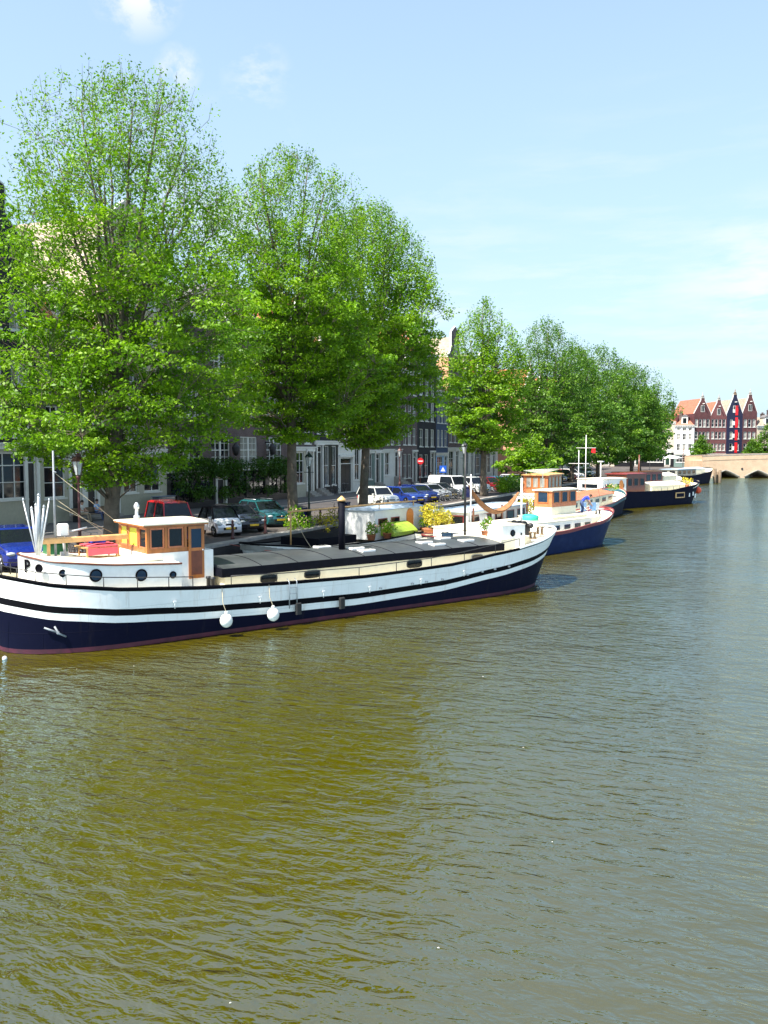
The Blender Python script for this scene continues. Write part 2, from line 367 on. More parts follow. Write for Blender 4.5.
# ------------------------------------------------------------------ water
def water_mat():
    m, nt, b = newmat('canal_water'); nt.nodes.remove(b); out = nt.nodes['Material Output']
    b = nt.nodes.new('ShaderNodeBsdfDiffuse'); gl = nt.nodes.new('ShaderNodeBsdfGlossy'); gl.inputs['Roughness'].default_value = .04; gl.inputs['Color'].default_value = (*WTINT, 1)
    fr = nt.nodes.new('ShaderNodeFresnel'); fr.inputs['IOR'].default_value = 2.65; ms = nt.nodes.new('ShaderNodeMixShader')
    nt.links.new(fr.outputs[0], ms.inputs[0]); nt.links.new(b.outputs[0], ms.inputs[1]); nt.links.new(gl.outputs[0], ms.inputs[2]); nt.links.new(ms.outputs[0], out.inputs[0])
    tc = nt.nodes.new('ShaderNodeTexCoord')
    n0 = ramp(nt, noise(nt, .07, 4, vec=tc.outputs['Object']), .35, .65)
    nt.links.new(_mix(nt, n0, WAT1, WAT2), b.inputs['Color'])
    def wv(rot, sc, det, dist):
        mp = nt.nodes.new('ShaderNodeMapping'); mp.inputs['Rotation'].default_value = (0, 0, R(rot)); mp.inputs['Scale'].default_value = sc
        nt.links.new(tc.outputs['Object'], mp.inputs[0])
        n = nt.nodes.new('ShaderNodeTexNoise'); n.inputs['Scale'].default_value = 1; n.inputs['Detail'].default_value = det
        n.inputs['Roughness'].default_value = .5; n.inputs['Distortion'].default_value = dist
        nt.links.new(mp.outputs[0], n.inputs['Vector']); return n.outputs[0]
    h = None
    for (rot, sc, det, dist, amp) in WAVES:
        q = nt.nodes.new('ShaderNodeMath'); q.operation = 'MULTIPLY'; q.inputs[1].default_value = amp
        nt.links.new(wv(rot, sc, det, dist), q.inputs[0])
        if h is None: h = q.outputs[0]
        else:
            a = nt.nodes.new('ShaderNodeMath'); nt.links.new(h, a.inputs[0]); nt.links.new(q.outputs[0], a.inputs[1]); h = a.outputs[0]
    bm = nt.nodes.new('ShaderNodeBump'); bm.inputs['Strength'].default_value = 1; bm.inputs['Distance'].default_value = 1
    gust = nt.nodes.new('ShaderNodeMapRange'); nt.links.new(noise(nt, .16, 3, vec=tc.outputs['Object'], stretch=(1, .6, 1)), gust.inputs[0]); gust.inputs[1].default_value = .35; gust.inputs[2].default_value = .65; gust.inputs[3].default_value = .6; gust.inputs[4].default_value = 1.25
    gm_ = nt.nodes.new('ShaderNodeMath'); gm_.operation = 'MULTIPLY'; nt.links.new(h, gm_.inputs[0]); nt.links.new(gust.outputs[0], gm_.inputs[1])
    nt.links.new(gm_.outputs[0], bm.inputs['Height'])
    for q in (b, gl, fr): nt.links.new(bm.outputs[0], q.inputs['Normal'])
    return m
mb = MB(); mb.add([(-60, -80, 0), (1500, -80, 0), (1500, 1500, 0), (-60, 1500, 0)], [(0, 1, 2, 3)])
tag(mb.build('water', water_mat()), kind='structure')
# a few floating leaves and flecks on the water
mb = MB()
for (x, y) in [(-19.6, 17.6), (-17.2, 18.3), (-16.0, 19.2), (-8.6, 19.5), (-3.5, 9.6), (-.8, 8.1), (-.35, 8.7), (-5.2, 7.7), (-6.8, 22.), (-4.4, 17.), (-4.1, 25), (-2.9, 13.)]:
    a = rnd.random()*6; s = rnd.uniform(.010, .022); c, d = math.cos(a)*s, math.sin(a)*s
    mb.add([(x+c, y+d, .006), (x-d, y+c, .012), (x-c, y-d, .006), (x+d*.6, y-c*.6, .014)], [(0, 1, 2, 3)])
tag(mb.build('floating_leaves', M['fender'], fix=False), 'pale flecks and leaves drifting on the canal', kind='stuff')
tag(link('floating_litter', (lambda b: (b.ball((0, 0, .0), .07, 8), b.mesh('floating_litter', M['white']))[1])(MB()), None, (-19.9, 18.35, .03)), 'small white scrap of litter floating under the stern of the nearest barge', 'litter')
# ------------------------------------------------------------------ land
EDGE = [(-24.3, -40), (-24.3, 150), (-21, 178), (-13.4, 193.6), (-13.4, 226), (90, 285.5)]
def strip(name, off0, off1, z, m, pts=EDGE[:4], kind='structure'):
    def offs(d):
        out = []
        for i, p in enumerate(pts):
            a = Vector(pts[max(i-1, 0)]); b = Vector(pts[min(i+1, len(pts)-1)]); t = (b-a).normalized(); n = Vector((-t.y, t.x)); out.append((p[0]+n.x*d, p[1]+n.y*d))
        return out
    A = offs(off0); B = offs(off1); mb = MB(); n = len(A)
    mb.add([(x, y, z) for x, y in A]+[(x, y, z) for x, y in B], [(i, i+1, n+i+1, n+i) for i in range(n-1)])
    return tag(mb.build(name, m, fix=False), kind=kind)
g = MB(); g.add([(x, y, QZ-.004) for x, y in [(-24.35, -40), (-24.35, 150), (-21.05, 178), (-13.45, 193.6), (-13.45, 226), (90, 285.5), (900, 750), (900, 1500), (-1500, 1500), (-1500, -40)]], [tuple(range(10))])
tag(g.build('ground', M['pave'], fix=False), kind='structure')
strip('parking_strip', .5, 6.2, QZ, M['pave'])
strip('road', 6.2, 11.2, QZ+.003, M['road'])
def solid_strip(name, off0, off1, z0, z1, m, pts, parent=None):
    def offs(d):
        out = []
        for i, p in enumerate(pts):
            a = Vector(pts[max(i-1, 0)]); b = Vector(pts[min(i+1, len(pts)-1)]); t = (b-a).normalized(); n = Vector((-t.y, t.x)); out.append((p[0]+n.x*d, p[1]+n.y*d))
        return out
    A = offs(off0); B = offs(off1); mb = MB(); n = len(A)
    vs = [(x, y, z0) for x, y in A]+[(x, y, z0) for x, y in B]+[(x, y, z1) for x, y in A]+[(x, y, z1) for x, y in B]
    fs = []
    for i in range(n-1): fs += [(2*n+i, 2*n+i+1, 3*n+i+1, 3*n+i), (i, i+1, 2*n+i+1, 2*n+i), (n+i, n+i+1, 3*n+i+1, 3*n+i)]
    fs += [(0, n, 3*n, 2*n), (n-1, 2*n-1, 4*n-1, 3*n-1)]
    mb.add(vs, fs); return mb.build(name, m, parent)
tag(solid_strip('pavement', 11.2, 16, QZ-.1, QZ+.12, M['slab'], EDGE[:2]), kind='structure')
tag(solid_strip('kerb', 11.05, 11.2, QZ-.1, QZ+.125, M['kerb'], EDGE[:2]), kind='structure')
qw = thing('quay_wall', 'dark brick quay wall with a stone coping along the left bank', 'quay wall')
solid_strip('wall', 0, .45, -1.5, QZ-.12, M['quay_brick'], EDGE, qw)
solid_strip('coping', -.05, .5, QZ-.12, QZ+.03, M['stone'], EDGE, qw)
# ------------------------------------------------------------------ arched bridge
def bridge():
    t = thing('arched_bridge', 'low tan brick bridge with pointed dark arches across the far end of the canal', 'bridge', (-13.0, 194.2, 0), math.atan2(.402, .9157))
    L = 62.; top = lambda x: 3.35+.75*math.sin(math.pi*min(1, (x+6)/60.))
    cs = [x0 for x0 in (4.9, 11.6, 18.3, 25.0, 31.7)]
    def face(yy):
        pass
    # spandrel wall as columns of quads between top line and arch soffit
    xs = sorted(set([0, L]+[c+d for c in cs for d in (-2.7, -2.69, -2.3, -1.8, -1.2, -.6, 0, .6, 1.2, 1.8, 2.3, 2.69, 2.7)]+[i*2. for i in range(int(L/2)+1)]))
    def soff(x):
        for c in cs:
            if abs(x-c) < 2.695: return max(-.8, .15+1.35*(1-(abs(x-c)/2.7)**1.25))
        return -1.2
    mb = MB(); W = 11.
    for i in range(len(xs)-1):
        a, b = xs[i], xs[i+1]; za, zb = soff(a), soff(b)
        if abs(b-a) < .02: zz = min(za, zb)
        mb.add([(a, 0, za), (b, 0, zb), (b, 0, top(b)), (a, 0, top(a)), (a, W, za), (b, W, zb), (b, W, top(b)), (a, W, top(a))],
               [(0, 1, 2, 3), (7, 6, 5, 4), (4, 5, 1, 0), (3, 2, 6, 7)])
    mb.add([(0, 0, -1.2), (0, W, -1.2), (0, W, top(0)), (0, 0, top(0))], [(0, 1, 2, 3)])
    mb.build('arch_wall', BR['tan'], t, fix=False)
    for yy, nm in ((-.06, 0), (W-.3, 1)):
        p = MB()
        for i in range(31):
            a, b = i*2., i*2.+2
            p.add([(a, yy, top(a)+.003), (b, yy, top(b)+.003), (b, yy+.36, top(b)+.003), (a, yy+.36, top(a)+.003), (a, yy, top(a)+.9), (b, yy, top(b)+.9), (b, yy+.36, top(b)+.9), (a, yy+.36, top(a)+.9)],
                  [(0, 1, 5, 4), (3, 2, 6, 7), (4, 5, 6, 7)])
        pr = p.build('parapet', BR['tan'], t)
        q = MB()
        for i in range(31):
            a, b = i*2., i*2.+2
            q.add([(a, yy-.05, top(a)+.905), (b, yy-.05, top(b)+.905), (b, yy+.41, top(b)+.905), (a, yy+.41, top(a)+.905), (a, yy-.05, top(a)+1.02), (b, yy-.05, top(b)+1.02), (b, yy+.41, top(b)+1.02), (a, yy+.41, top(a)+1.02)],
                  [(0, 1, 5, 4), (3, 2, 6, 7), (4, 5, 6, 7), (0, 3, 2, 1)])
        q.build('coping', M['stone'], pr)
    for c in cs:
        r = MB()
        for s in (-1, 1):
            pts = [(c+s*2.85*k/8, .0, .15+1.35*(1-min(1, k/8.)**1.25)+.14) for k in range(9)]
            r.tube(pts, .12, 4)
        r.build('arch_ring', M['stone'], t, (0, -.02, 0))
    for c in [(a+b)/2 for a, b in zip(cs[:-1], cs[1:])]:
        b = MB(); b.disc((c, -.05, 1.9), .22, 'y', .08, 12); b.build('anchor_plate', M['iron'], t)
    return t
bridge()
# ------------------------------------------------------------------ houses
_wc = {}
def win_mesh(w, h, kind, fm, gm, sill=True):
    k = (round(w, 2), round(h, 2), kind, fm.name, gm.name)
    if k in _wc: return _wc[k]
    f = MB(); t = .085; d0, d1 = .07, .16
    f.box(0, t, d0, d1, 0, h); f.box(w-t, w, d0, d1, 0, h); f.box(t, w-t, d0, d1, 0, t); f.box(t, w-t, d0, d1, h-t, h)
    if kind == 'sash':      # mid rail + vertical bar
        f.box(t, w-t, d0-.01, d1-.02, h*.5-.03, h*.5+.03)
        if w > .85: f.box(w/2-.025, w/2+.025, d0+.02, d1-.01, t, h-t)
    elif kind == 'grid':
        n = max(2, 4 if w > 2 else int(round(w/.38))); m_ = max(3, int(round(h/.5)))
        for i in range(1, n): f.box(w*i/n-.017, w*i/n+.017, d0+.02, d1-.01, t, h-t)
        for j in range(1, m_): f.box(t, w-t, d0+.022, d1-.012, h*j/m_-.017, h*j/m_+.017)
        f.box(t, w-t, d0-.01, d1-.02, h*.5-.035, h*.5+.035)
        if w > 2: f.box(w*.25-.03, w*.25+.03, d0+.0, d1-.012, t+.01, h-t-.01); f.box(w*.5-.09, w*.5+.09, d0-.02, d1-.01, t, h-t)
    elif kind == 'cross':
        f.box(t, w-t, d0-.01, d1-.02, h*.64-.035, h*.64+.035); f.box(w/2-.035, w/2+.035, d0+.01, d1-.01, t, h-t)
    elif kind == 'shop':
        n = max(2, int(round(w/.8)))
        for i in range(1, n): f.box(w*i/n-.025, w*i/n+.025, d0+.01, d1-.01, t, h-t)
        f.box(t, w-t, d0-.01, d1-.02, h*.72-.03, h*.72+.03); f.box(t, w-t, d0-.01, d1-.02, h*.36-.02, h*.36+.02)
    g = MB(); g.add([(t, .135, t), (w-t, .135, t), (w-t, .135, h-t), (t, .135, h-t)], [(0, 1, 2, 3)])
    s = MB(); s.box(-.09, w+.09, -.07, .1, -.11, -.003)
    _wc[k] = (f.mesh('window', fm), g.mesh('pane', gm), s.mesh('sill', fm))
    return _wc[k]
def add_window(root, x, z, w, h, kind='sash', fm=None, gm=None, sill=True):
    fm = fm or M['paint_white']; gm = gm or M['glass']
    a, b, c = win_mesh(w, h, kind, fm, gm)
    o = link('window', a, root, (x, 0, z)); link('pane', b, o)
    if sill: link('sill', c, o)
    return o
_dc = {}
def add_door(root, x, z, w, h, dm, fm=None, light=.55):
    fm = fm or M['paint_white']; k = (w, h, dm.name, fm.name)
    if k not in _dc:
        d = MB(); hh = h-light-.1
        d.box(.1, w-.1, .10, .16, .02, hh); d.box(.22, w/2-.05, .085, .10, .2, hh*.45); d.box(w/2+.05, w-.22, .085, .10, .2, hh*.45)
        d.box(.22, w/2-.05, .085, .10, hh*.52, hh-.15); d.box(w/2+.05, w-.22, .085, .10, hh*.52, hh-.15)
        f = MB(); f.box(0, .098, .05, .18, 0, h); f.box(w-.098, w, .05, .18, 0, h); f.box(.098, w-.098, .05, .18, h-.1, h); f.box(.098, w-.098, .05, .18, hh, hh+.08)
        g = MB(); g.add([(.1, .14, hh+.08), (w-.1, .14, hh+.08), (w-.1, .14, h-.1), (.1, .14, h-.1)], [(0, 1, 2, 3)])
        q = MB(); q.ball((w-.2, .06, 1.05), .035, 6)
        _dc[k] = (d.mesh('door', dm), f.mesh('door_frame', fm), g.mesh('pane', M['glass']), q.mesh('handle', M['steel']))
    o = link('door', _dc[k][0], root, (x, 0, z))
    for nme, m_ in (('door_frame', 1), ('pane', 2), ('handle', 3)): link(nme, _dc[k][m_], o)
    return o
def house(name, label, loc, rz, w, depth, H, gh, wall, ground, floors, cols, ww, top='cornice', roof='roof_red', rh=3.0, side=None,
          gops=None, kind='sash', wfm=None, gz=.5, group=None, gabh=4.0, steps=True, trim='paint_white', ivy=False, lod=0, gpanes=('glass', 'glass', 'curtain'), hoist=True, chim=True, topwin=True):
    t = thing(name, label, 'house', loc, rz, group)
    wfm = wfm or M['paint_white']; wallm = BR[wall] if isinstance(wall, str) else wall; gm = ground if ground else wallm
    side = side or wallm
    ops = []           # x0,x1,z0,z1
    for (z0, z1) in floors:
        n = cols; gap = (w-n*ww)/(n+1)
        for i in range(n):
            x = gap+(ww+gap)*i; ops.append((x, x+ww, z0, z1, 'w'))
    if gops is None:
        gops = [(.5, w*.60, gz+.7, gh-.5, 'w'), (w*.68, w*.68+1.1, gz, gh-.5, 'd')]
    gops = list(gops)
    allops = ops+gops
    xs = sorted(set([0, w]+[round(v, 4) for o in allops for v in o[:2]])); zs = sorted(set([0, gh, H]+[round(v, 4) for o in allops for v in o[2:4]]))
    mb = MB()
    for i in range(len(xs)-1):
        for j in range(len(zs)-1):
            cx = (xs[i]+xs[i+1])/2; cz = (zs[j]+zs[j+1])/2
            if any(o[0] < cx < o[1] and o[2] < cz < o[3] for o in allops): continue
            mb.add([(xs[i], 0, zs[j]), (xs[i+1], 0, zs[j]), (xs[i+1], 0, zs[j+1]), (xs[i], 0, zs[j+1])], [(0, 1, 2, 3)], 1 if cz < gh else 0)
    for (x0, x1, z0, z1, _) in allops:
        m_ = 1 if (z0+z1)/2 < gh else 0; D = .22
        mb.add([(x0, 0, z0), (x1, 0, z0), (x1, 0, z1), (x0, 0, z1), (x0, D, z0), (x1, D, z0), (x1, D, z1), (x0, D, z1)],
               [(0, 4, 5, 1), (1, 5, 6, 2), (2, 6, 7, 3), (3, 7, 4, 0), (4, 7, 6, 5)], m_)
    # side and back walls
    mb.add([(0, 0, 0), (0, depth, 0), (0, depth, H), (0, 0, H)], [(0, 3, 2, 1)], 2)
    mb.add([(w, 0, 0), (w, depth, 0), (w, depth, H), (w, 0, H)], [(0, 1, 2, 3)], 2)
    mb.add([(0, depth, 0), (w, depth, 0), (w, depth, H), (0, depth, H)], [(0, 3, 2, 1)], 2)
    hx = w/2
    gb = {'spout': .18*w+1.2, 'neck': 0, 'bell': 0, 'step': 0, 'point': 0}
    ed = []
    if top == 'cornice':
        mb.add([(0, depth, H), (w, depth, H), (hx, depth, H+rh)], [(0, 2, 1)], 2)
        rp = [(-.02, -.1, H), (w+.02, -.1, H), (w+.02, depth+.1, H), (-.02, depth+.1, H), (hx, rh*.7, H+rh), (hx, depth+.1, H+rh)]
        rf = [(0, 1, 4), (1, 2, 5, 4), (3, 0, 4, 5), (0, 3, 2, 1)]
    else:
        mb.add([(0, depth, H), (w, depth, H), (hx, depth, H+rh)], [(0, 2, 1)], 2)
        rp = [(-.02, .34, H), (w+.02, .34, H), (w+.02, depth+.1, H), (-.02, depth+.1, H), (hx, .34, H+rh), (hx, depth+.1, H+rh)]
        rf = [(0, 1, 4), (1, 2, 5, 4), (3, 0, 4, 5), (0, 3, 2, 1)]
    mb.build('wall', [wallm, gm, side], t, fix=False)
    r = MB(); r.add(rp, rf); ro = r.build('roof', M[roof], t)
    if chim:
        c = MB(); cx = w*.82 if rnd.random() < .5 else w*.2; cy = depth*rnd.uniform(.35, .6); c.box(cx-.35, cx+.35, cy-.5, cy+.5, H+.3, H+rh+.9); c.box(cx-.42, cx+.42, cy-.57, cy+.57, H+rh+.903, H+rh+1.03)
        for k in (-.25, .25): c.tube([(cx, cy+k, H+rh+1.0), (cx, cy+k, H+rh+1.4)], .12, 6)
        c.build('chimney', BR['brown'], ro)
    tr = M[trim]
    if top == 'cornice':
        c = MB(); c.box(-.03, w+.03, -.12, .0, H-.55, H-.2); c.box(-.08, w+.08, -.32, .05, H-.197, H+.02); c.box(-.12, w+.12, -.42, .05, H+.023, H+.12)
        for k in range(int(w/.6)+1): c.box(.1+k*.6, .24+k*.6, -.28, -.125, H-.42, H-.2)
        c.build('cornice', tr, t)
        # dormer with hoist beam
        d = MB(); dz = H+.3; d.box(hx-.75, hx+.75, .25, 2.6, dz-.15, dz+1.9, 0)
        d.prism([(hx-.95, dz+1.9), (hx+.95, dz+1.9), (hx, dz+2.6)], .15, 2.7, 'y', 1)
        if chim:
            do = d.build('dormer', [tr, M['roof_grey']], ro)
            a, b, s_ = win_mesh(1.0, 1.35, 'sash', M['paint_white'], M['glass'])
            p = MB(); p.add([(hx-.45, .245, dz+.25), (hx+.45, .245, dz+.25), (hx+.45, .245, dz+1.6), (hx-.45, .245, dz+1.6)], [(0, 1, 2, 3)]); p.build('dormer_pane', M['glass'], t)
    else:
        gz0 = H; P = []
        if top in ('spout', 'point'): P = [(0, gz0), (0, gz0+.15), (hx-.45, gz0+gabh-.5), (hx-.45, gz0+gabh), (hx+.45, gz0+gabh), (hx+.45, gz0+gabh-.5), (w, gz0+.15), (w, gz0)]
        elif top == 'step':
            n = 4; L_ = []
            for k in range(n): L_ += [(hx*k/(n+.6), gz0+gabh*k/n), (hx*k/(n+.6), gz0+gabh*(k+1)/n)]
            P = L_+[(w-x, z) for x, z in reversed(L_)]
        elif top == 'neck':
            q = w*.24; P = [(0, gz0), (.05, gz0+.35), (q*.5, gz0+.5), (q*.85, gz0+1.2), (q, gz0+1.6), (q, gz0+gabh-.5), (hx, gz0+gabh+.35), (w-q, gz0+gabh-.5), (w-q, gz0+1.6), (w-q*.85, gz0+1.2), (w-q*.5, gz0+.5), (w-.05, gz0+.35), (w, gz0)]
        elif top == 'bell':
            L_ = [(0, gz0), (.05, gz0+.4), (w*.12, gz0+.55), (w*.2, gz0+gabh*.35), (w*.26, gz0+gabh*.7), (w*.34, gz0+gabh*.88), (w*.43, gz0+gabh)]
            P = L_+[(w-x, z) for x, z in reversed(L_)]
        g = MB(); g.prism(P, .003, .34, 'y', 0); go = g.build('gable', wallm, t)
        tb = MB()
        for a, b in zip(P[:-1], P[1:]):
            va = Vector((a[0], .15, a[1])); vb = Vector((b[0], .15, b[1])); tb.tube([va, vb], .17, 4, smooth=False)
        tb.build('coping', tr, go)
        if topwin:
            n = 1 if w < 6 else 2
            for i in range(n):
                ww2 = .8; x = hx-ww2/2+(i-(n-1)/2)*1.3
                f = MB(); hh_ = min(1.5, gabh*.4); zb = gz0+gabh*.13
                f.box(x-.08, x+ww2+.08, -.04, 0, zb-.08, zb+hh_+.08); fo = f.build('window', M['paint_white'], t)
                p = MB(); p.add([(x, -.045, zb), (x+ww2/2-.03, -.045, zb), (x+ww2/2-.03, -.045, zb+hh_), (x, -.045, zb+hh_), (x+ww2/2+.03, -.045, zb), (x+ww2, -.045, zb), (x+ww2, -.045, zb+hh_), (x+ww2/2+.03, -.045, zb+hh_)], [(0, 1, 2, 3), (4, 5, 6, 7)])
                p.build('pane', M['glass'], fo)
    if hoist and top != 'cornice':
        b = MB(); b.box(hx-.08, hx+.08, -.9, .1, H+gabh*.62, H+gabh*.62+.2); b.build('hoist_beam', M['paint_white'], t)
    # band between ground floor and upper floors
    if ground:
        b = MB(); b.box(-.02, w+.02, -.10, -.003, gh-.28, gh); b.box(-.04, w+.04, -.2, -.003, gh+.003, gh+.1); b.build('fascia', [M['paint_blue'], tr][0] if trim == 'paint_blue' else tr, t)
    for o in ops:
        gp = M[gpanes] if not isinstance(gpanes, (list, tuple)) else M[rnd.choice(gpanes)]
        add_window(t, o[0], o[2], o[1]-o[0], o[3]-o[2], kind, wfm, gp)
    for o in gops:
        if o[4] == 'w': add_window(t, o[0], o[2], o[1]-o[0], o[3]-o[2], 'shop' if o[1]-o[0] > 1.5 else 'sash', wfm, M['glass'])
        elif o[4] == 'W': add_window(t, o[0], o[2], o[1]-o[0], o[3]-o[2], 'shop', M['paint_black'], M['glass'])
        else:
            dm = {'d': M['paint_green'], 'D': M['paint_black']}[o[4]]
            add_door(t, o[0], o[2], o[1]-o[0], o[3]-o[2], dm, wfm)
            # pilasters and hood round the door
            p = MB(); p.box(o[0]-.22, o[0]-.003, -.09, -.002, o[2], o[3]+.05); p.box(o[1]+.003, o[1]+.22, -.09, -.002, o[2], o[3]+.05); p.box(o[0]-.3, o[1]+.3, -.2, -.002, o[3]+.053, o[3]+.28)
            p.build('door_surround', wfm, t)
            if steps and o[2] > .15:
                s = MB(); n = max(1, int(round(o[2]/.18)))
                for k in range(n): s.box(o[0]-.2, o[1]+.2, -.35-.28*(n-1-k), -.003, o[2]*k/n+(.002*k), o[2]*(k+1)/n)
                s.build('doorsteps', M['stone'], t)
    return t
HZ = QZ+.12
F3 = [(5.0, 7.1), (8.1, 10.2), (11.2, 13.0)]
def qh(v0, v1, *a, label='', u=-40, name='canal_house', **k):   # along the quay: facade towards the water
    return house(name, label, (u, v0, HZ), R(90), v1-v0, k.pop('depth', 12), *a, **k)
grp = 'canal houses along the left quay'
pw = M['paint_cream']
qh(24, 31.5, 14.5, 4.6, 'purple', M['paint_cream'], F3, 3, 1.15, chim=False, roof='roof_grey', label='brick canal house at the outer left edge beside the dark gabled one', kind='sash', group=grp)
qh(31.5, 39.9, 16.2, 4.75, 'black', M['paint_cream'], [(5.2, 7.3), (8.2, 10.2), (11.3, 13.2)], 4, 1.3, 'neck', 'roof_grey', 4.0, gabh=3.6, chim=False, label='dark brick house at the left edge with a tall gable and cream shopfront', trim='paint_white',
   gops=[(.4, 2.6, 1.6, 4.3, 'w'), (3.0, 4.1, .3, 4.3, 'D'), (4.9, 7.4, 1.6, 4.3, 'w'), (7.25+.2, 8.15, .3, 4.3, 'D')], group=grp)
qh(39.9, 45.3, 11.9, 4.5, 'brown', M['paint_cream'], [(5.1, 7.1), (8.2, 10.2)], 3, 1.0, label='low brown brick house with cream ground floor behind the oxblood street lamp', roof='roof_red', rh=2.6,
   gops=[(.35, 2.1, 1.5, 4.1, 'w'), (2.6, 3.5, .3, 4.1, 'D'), (3.95, 4.85, .3, 4.1, 'D')], group=grp)
qh(45.3, 52.0, 17.6, 4.4, 'sand', M['paint_cream'], [(5.1, 7.0), (8.1, 10.0), (11.1, 13.0), (14.2, 16.0)], 3, 1.15, 'bell', 'roof_tan', 3.0, chim=False, side=M['stucco_cream'], label='tall sand coloured house with a sunlit cream side wall behind the nearest elm', gabh=3.4,
   gops=[(.5, 1.4, .2, 4.0, 'D'), (2.1, 3.5, 1.5, 4.0, 'w'), (4.2, 6.0, 1.5, 4.0, 'w')], group=grp)
hv = qh(52.0, 69.9, 14.4, 3.0, 'purple', M['paint_black'], [(3.3, 5.5), (6.9, 9.0), (10.4, 12.3)], 4, 2.6, roof='roof_grey', label='wide purple brown brick house with white framed windows above a dark vine hung restaurant front', kind='grid', rh=3.5, gpanes=['glass', 'curtain'],
   gops=[(.5, 3.0, .5, 2.7, 'W'), (3.3, 5.8, .5, 2.7, 'W'), (6.3, 7.4, .1, 2.7, 'D'), (7.9, 10.6, .5, 2.7, 'W'), (11.0, 13.6, .5, 2.7, 'W'), (14.2, 17.2, .5, 2.7, 'W')], group=grp, trim='paint_white', steps=False)
qh(69.9, 74.6, 15.0, 4.6, 'brown', M['paint_cream'], F3, 2, 1.15, 'spout', 'roof_red', 3.4, label='narrow brown brick house with one large white framed window behind the second elm', gops=[(.5, 2.6, 1.3, 4.2, 'w'), (3.2, 4.2, .5, 4.2, 'D')], group=grp)
qh(74.6, 79.6, 14.2, 5.2, 'black', M['paint_black'], [(6.0, 8.0), (9.0, 11.0), (12.0, 13.4)], 3, .95, label='dark brick house with a tall white door frame left of the third elm', gops=[(.5, 1.5, .7, 4.8, 'D'), (2.1, 3.0, .9, 4.8, 'w'), (3.6, 4.6, .9, 4.8, 'w')], group=grp)
qh(79.6, 85.3, 15.6, 5.0, 'purple', M['paint_white'], [(5.6, 7.6), (8.7, 10.6), (11.6, 13.2)], 3, 1.05, 'bell', 'roof_red', 3.4, label='purple brick house with a wide dark coach door in a white ground floor', gops=[(.4, 3.2, .1, 3.6, 'D'), (3.9, 5.1, 1.2, 4.5, 'w')], group=grp, steps=False)
qh(85.3, 91.0, 13.6, 4.3, 'brown', M['paint_dgreen'], [(5.0, 7.1), (8.1, 10.0), (11., 12.4)], 3, 1.1, label='brown brick house with narrow white windows right of the third elm', gops=[(.4, 1.3, 1.2, 4.0, 'w'), (1.7, 2.6, 1.2, 4.0, 'w'), (3.5, 4.6, .8, 4.0, 'D')], group=grp)
qh(91.0, 96.3, 15.0, 4.4, 'brown', M['paint_white'], [(5.0, 7.1), (8.1, 10.2), (11.3, 13.2)], 3, 1.0, 'neck', 'roof_red', 3.4, label='brick house with a white framed doorway above pale steps', gops=[(.5, 1.7, 1.5, 4.1, 'w'), (3.2, 4.3, 1.3, 4.2, 'D')], group=grp)
qh(96.3, 101.3, 13.8, 4.2, 'purple', None, [(5.0, 7.0), (8.0, 10.0), (11.0, 12.6)], 3, 1.0, label='purple brick house with a plain brick ground floor and pale door', gops=[(.6, 1.6, 1.0, 3.9, 'w'), (2.0, 3.0, 1.0, 3.9, 'w'), (3.6, 4.6, .5, 4.1, 'D')], group=grp)
qh(101.3, 108.0, 16.4, 4.1, 'black', None, [(4.8, 7.0), (8.0, 10.4), (11.2, 13.4), (14.2, 15.6)], 3, 1.2, label='tall black brick house with rows of three white windows', gops=[(.7, 1.9, 1.0, 3.8, 'w'), (2.6, 3.8, 1.0, 3.8, 'w'), (4.8, 5.9, .4, 4.0, 'D')], group=grp)
qh(108.0, 112.6, 12.0, 3.9, 'blue', M['lightblue_cloth'], [(4.8, 7.0), (7.9, 10.0)], 3, .95, label='slate blue painted house between two taller brick houses', gops=[(.4, 2.6, .6, 3.5, 'w'), (3.1, 4.2, .1, 3.5, 'd')], group=grp, wfm=M['paint_white'], roof='roof_orange')
qh(112.6, 118.4, 16.8, 4.6, 'purple', M['paint_white'], [(5.4, 7.6), (8.6, 10.6), (11.6, 13.4)], 3, 1.1, 'neck', 'roof_tan', 3.0, side=M['stucco_salmon'], label='tall brick house with a sunlit salmon side wall above the blue house', gops=[(.5, 2.4, .6, 4.2, 'w'), (3.2, 4.4, .1, 4.2, 'D')], group=grp)
qh(118.4, 124.4, 15.2, 4.5, 'blue', M['paint_white'], [(5.3, 7.5), (8.5, 10.4), (11.3, 13.2)], 4, .9, label='blue grey house with four narrow windows to a floor', gops=[(.5, 1.6, .8, 4.2, 'w'), (2.1, 3.2, .8, 4.2, 'w'), (4.2, 5.3, .3, 4.2, 'D')], group=grp)
qh(124.4, 130.2, 14.6, 4.5, 'brown', M['paint_blue'], F3, 3, 1.05, 'bell', 'roof_red', 3.2, label='brown brick house with a grey blue ground floor', gops=[(.5, 2.6, .8, 4.2, 'w'), (3.6, 4.7, .1, 4.2, 'd')], group=grp)
qh(130.2, 136.4, 13.4, 4.4, 'black', M['paint_white'], [(5.2, 7.2), (8.2, 10.2), (11., 12.4)], 3, 1.1, label='dark brick corner house beside the gap before the salmon wall', gops=[(.5, 2.2, .8, 4.1, 'w'), (3.4, 4.6, .3, 4.1, 'D')], group=grp)
cols_ = ['red', 'brown', 'purple', 'sand', 'redbrown', 'black', 'rose', 'brown', 'grey']
tops_ = ['spout', 'cornice', 'neck', 'cornice', 'bell', 'cornice', 'step', 'spout', 'cornice']
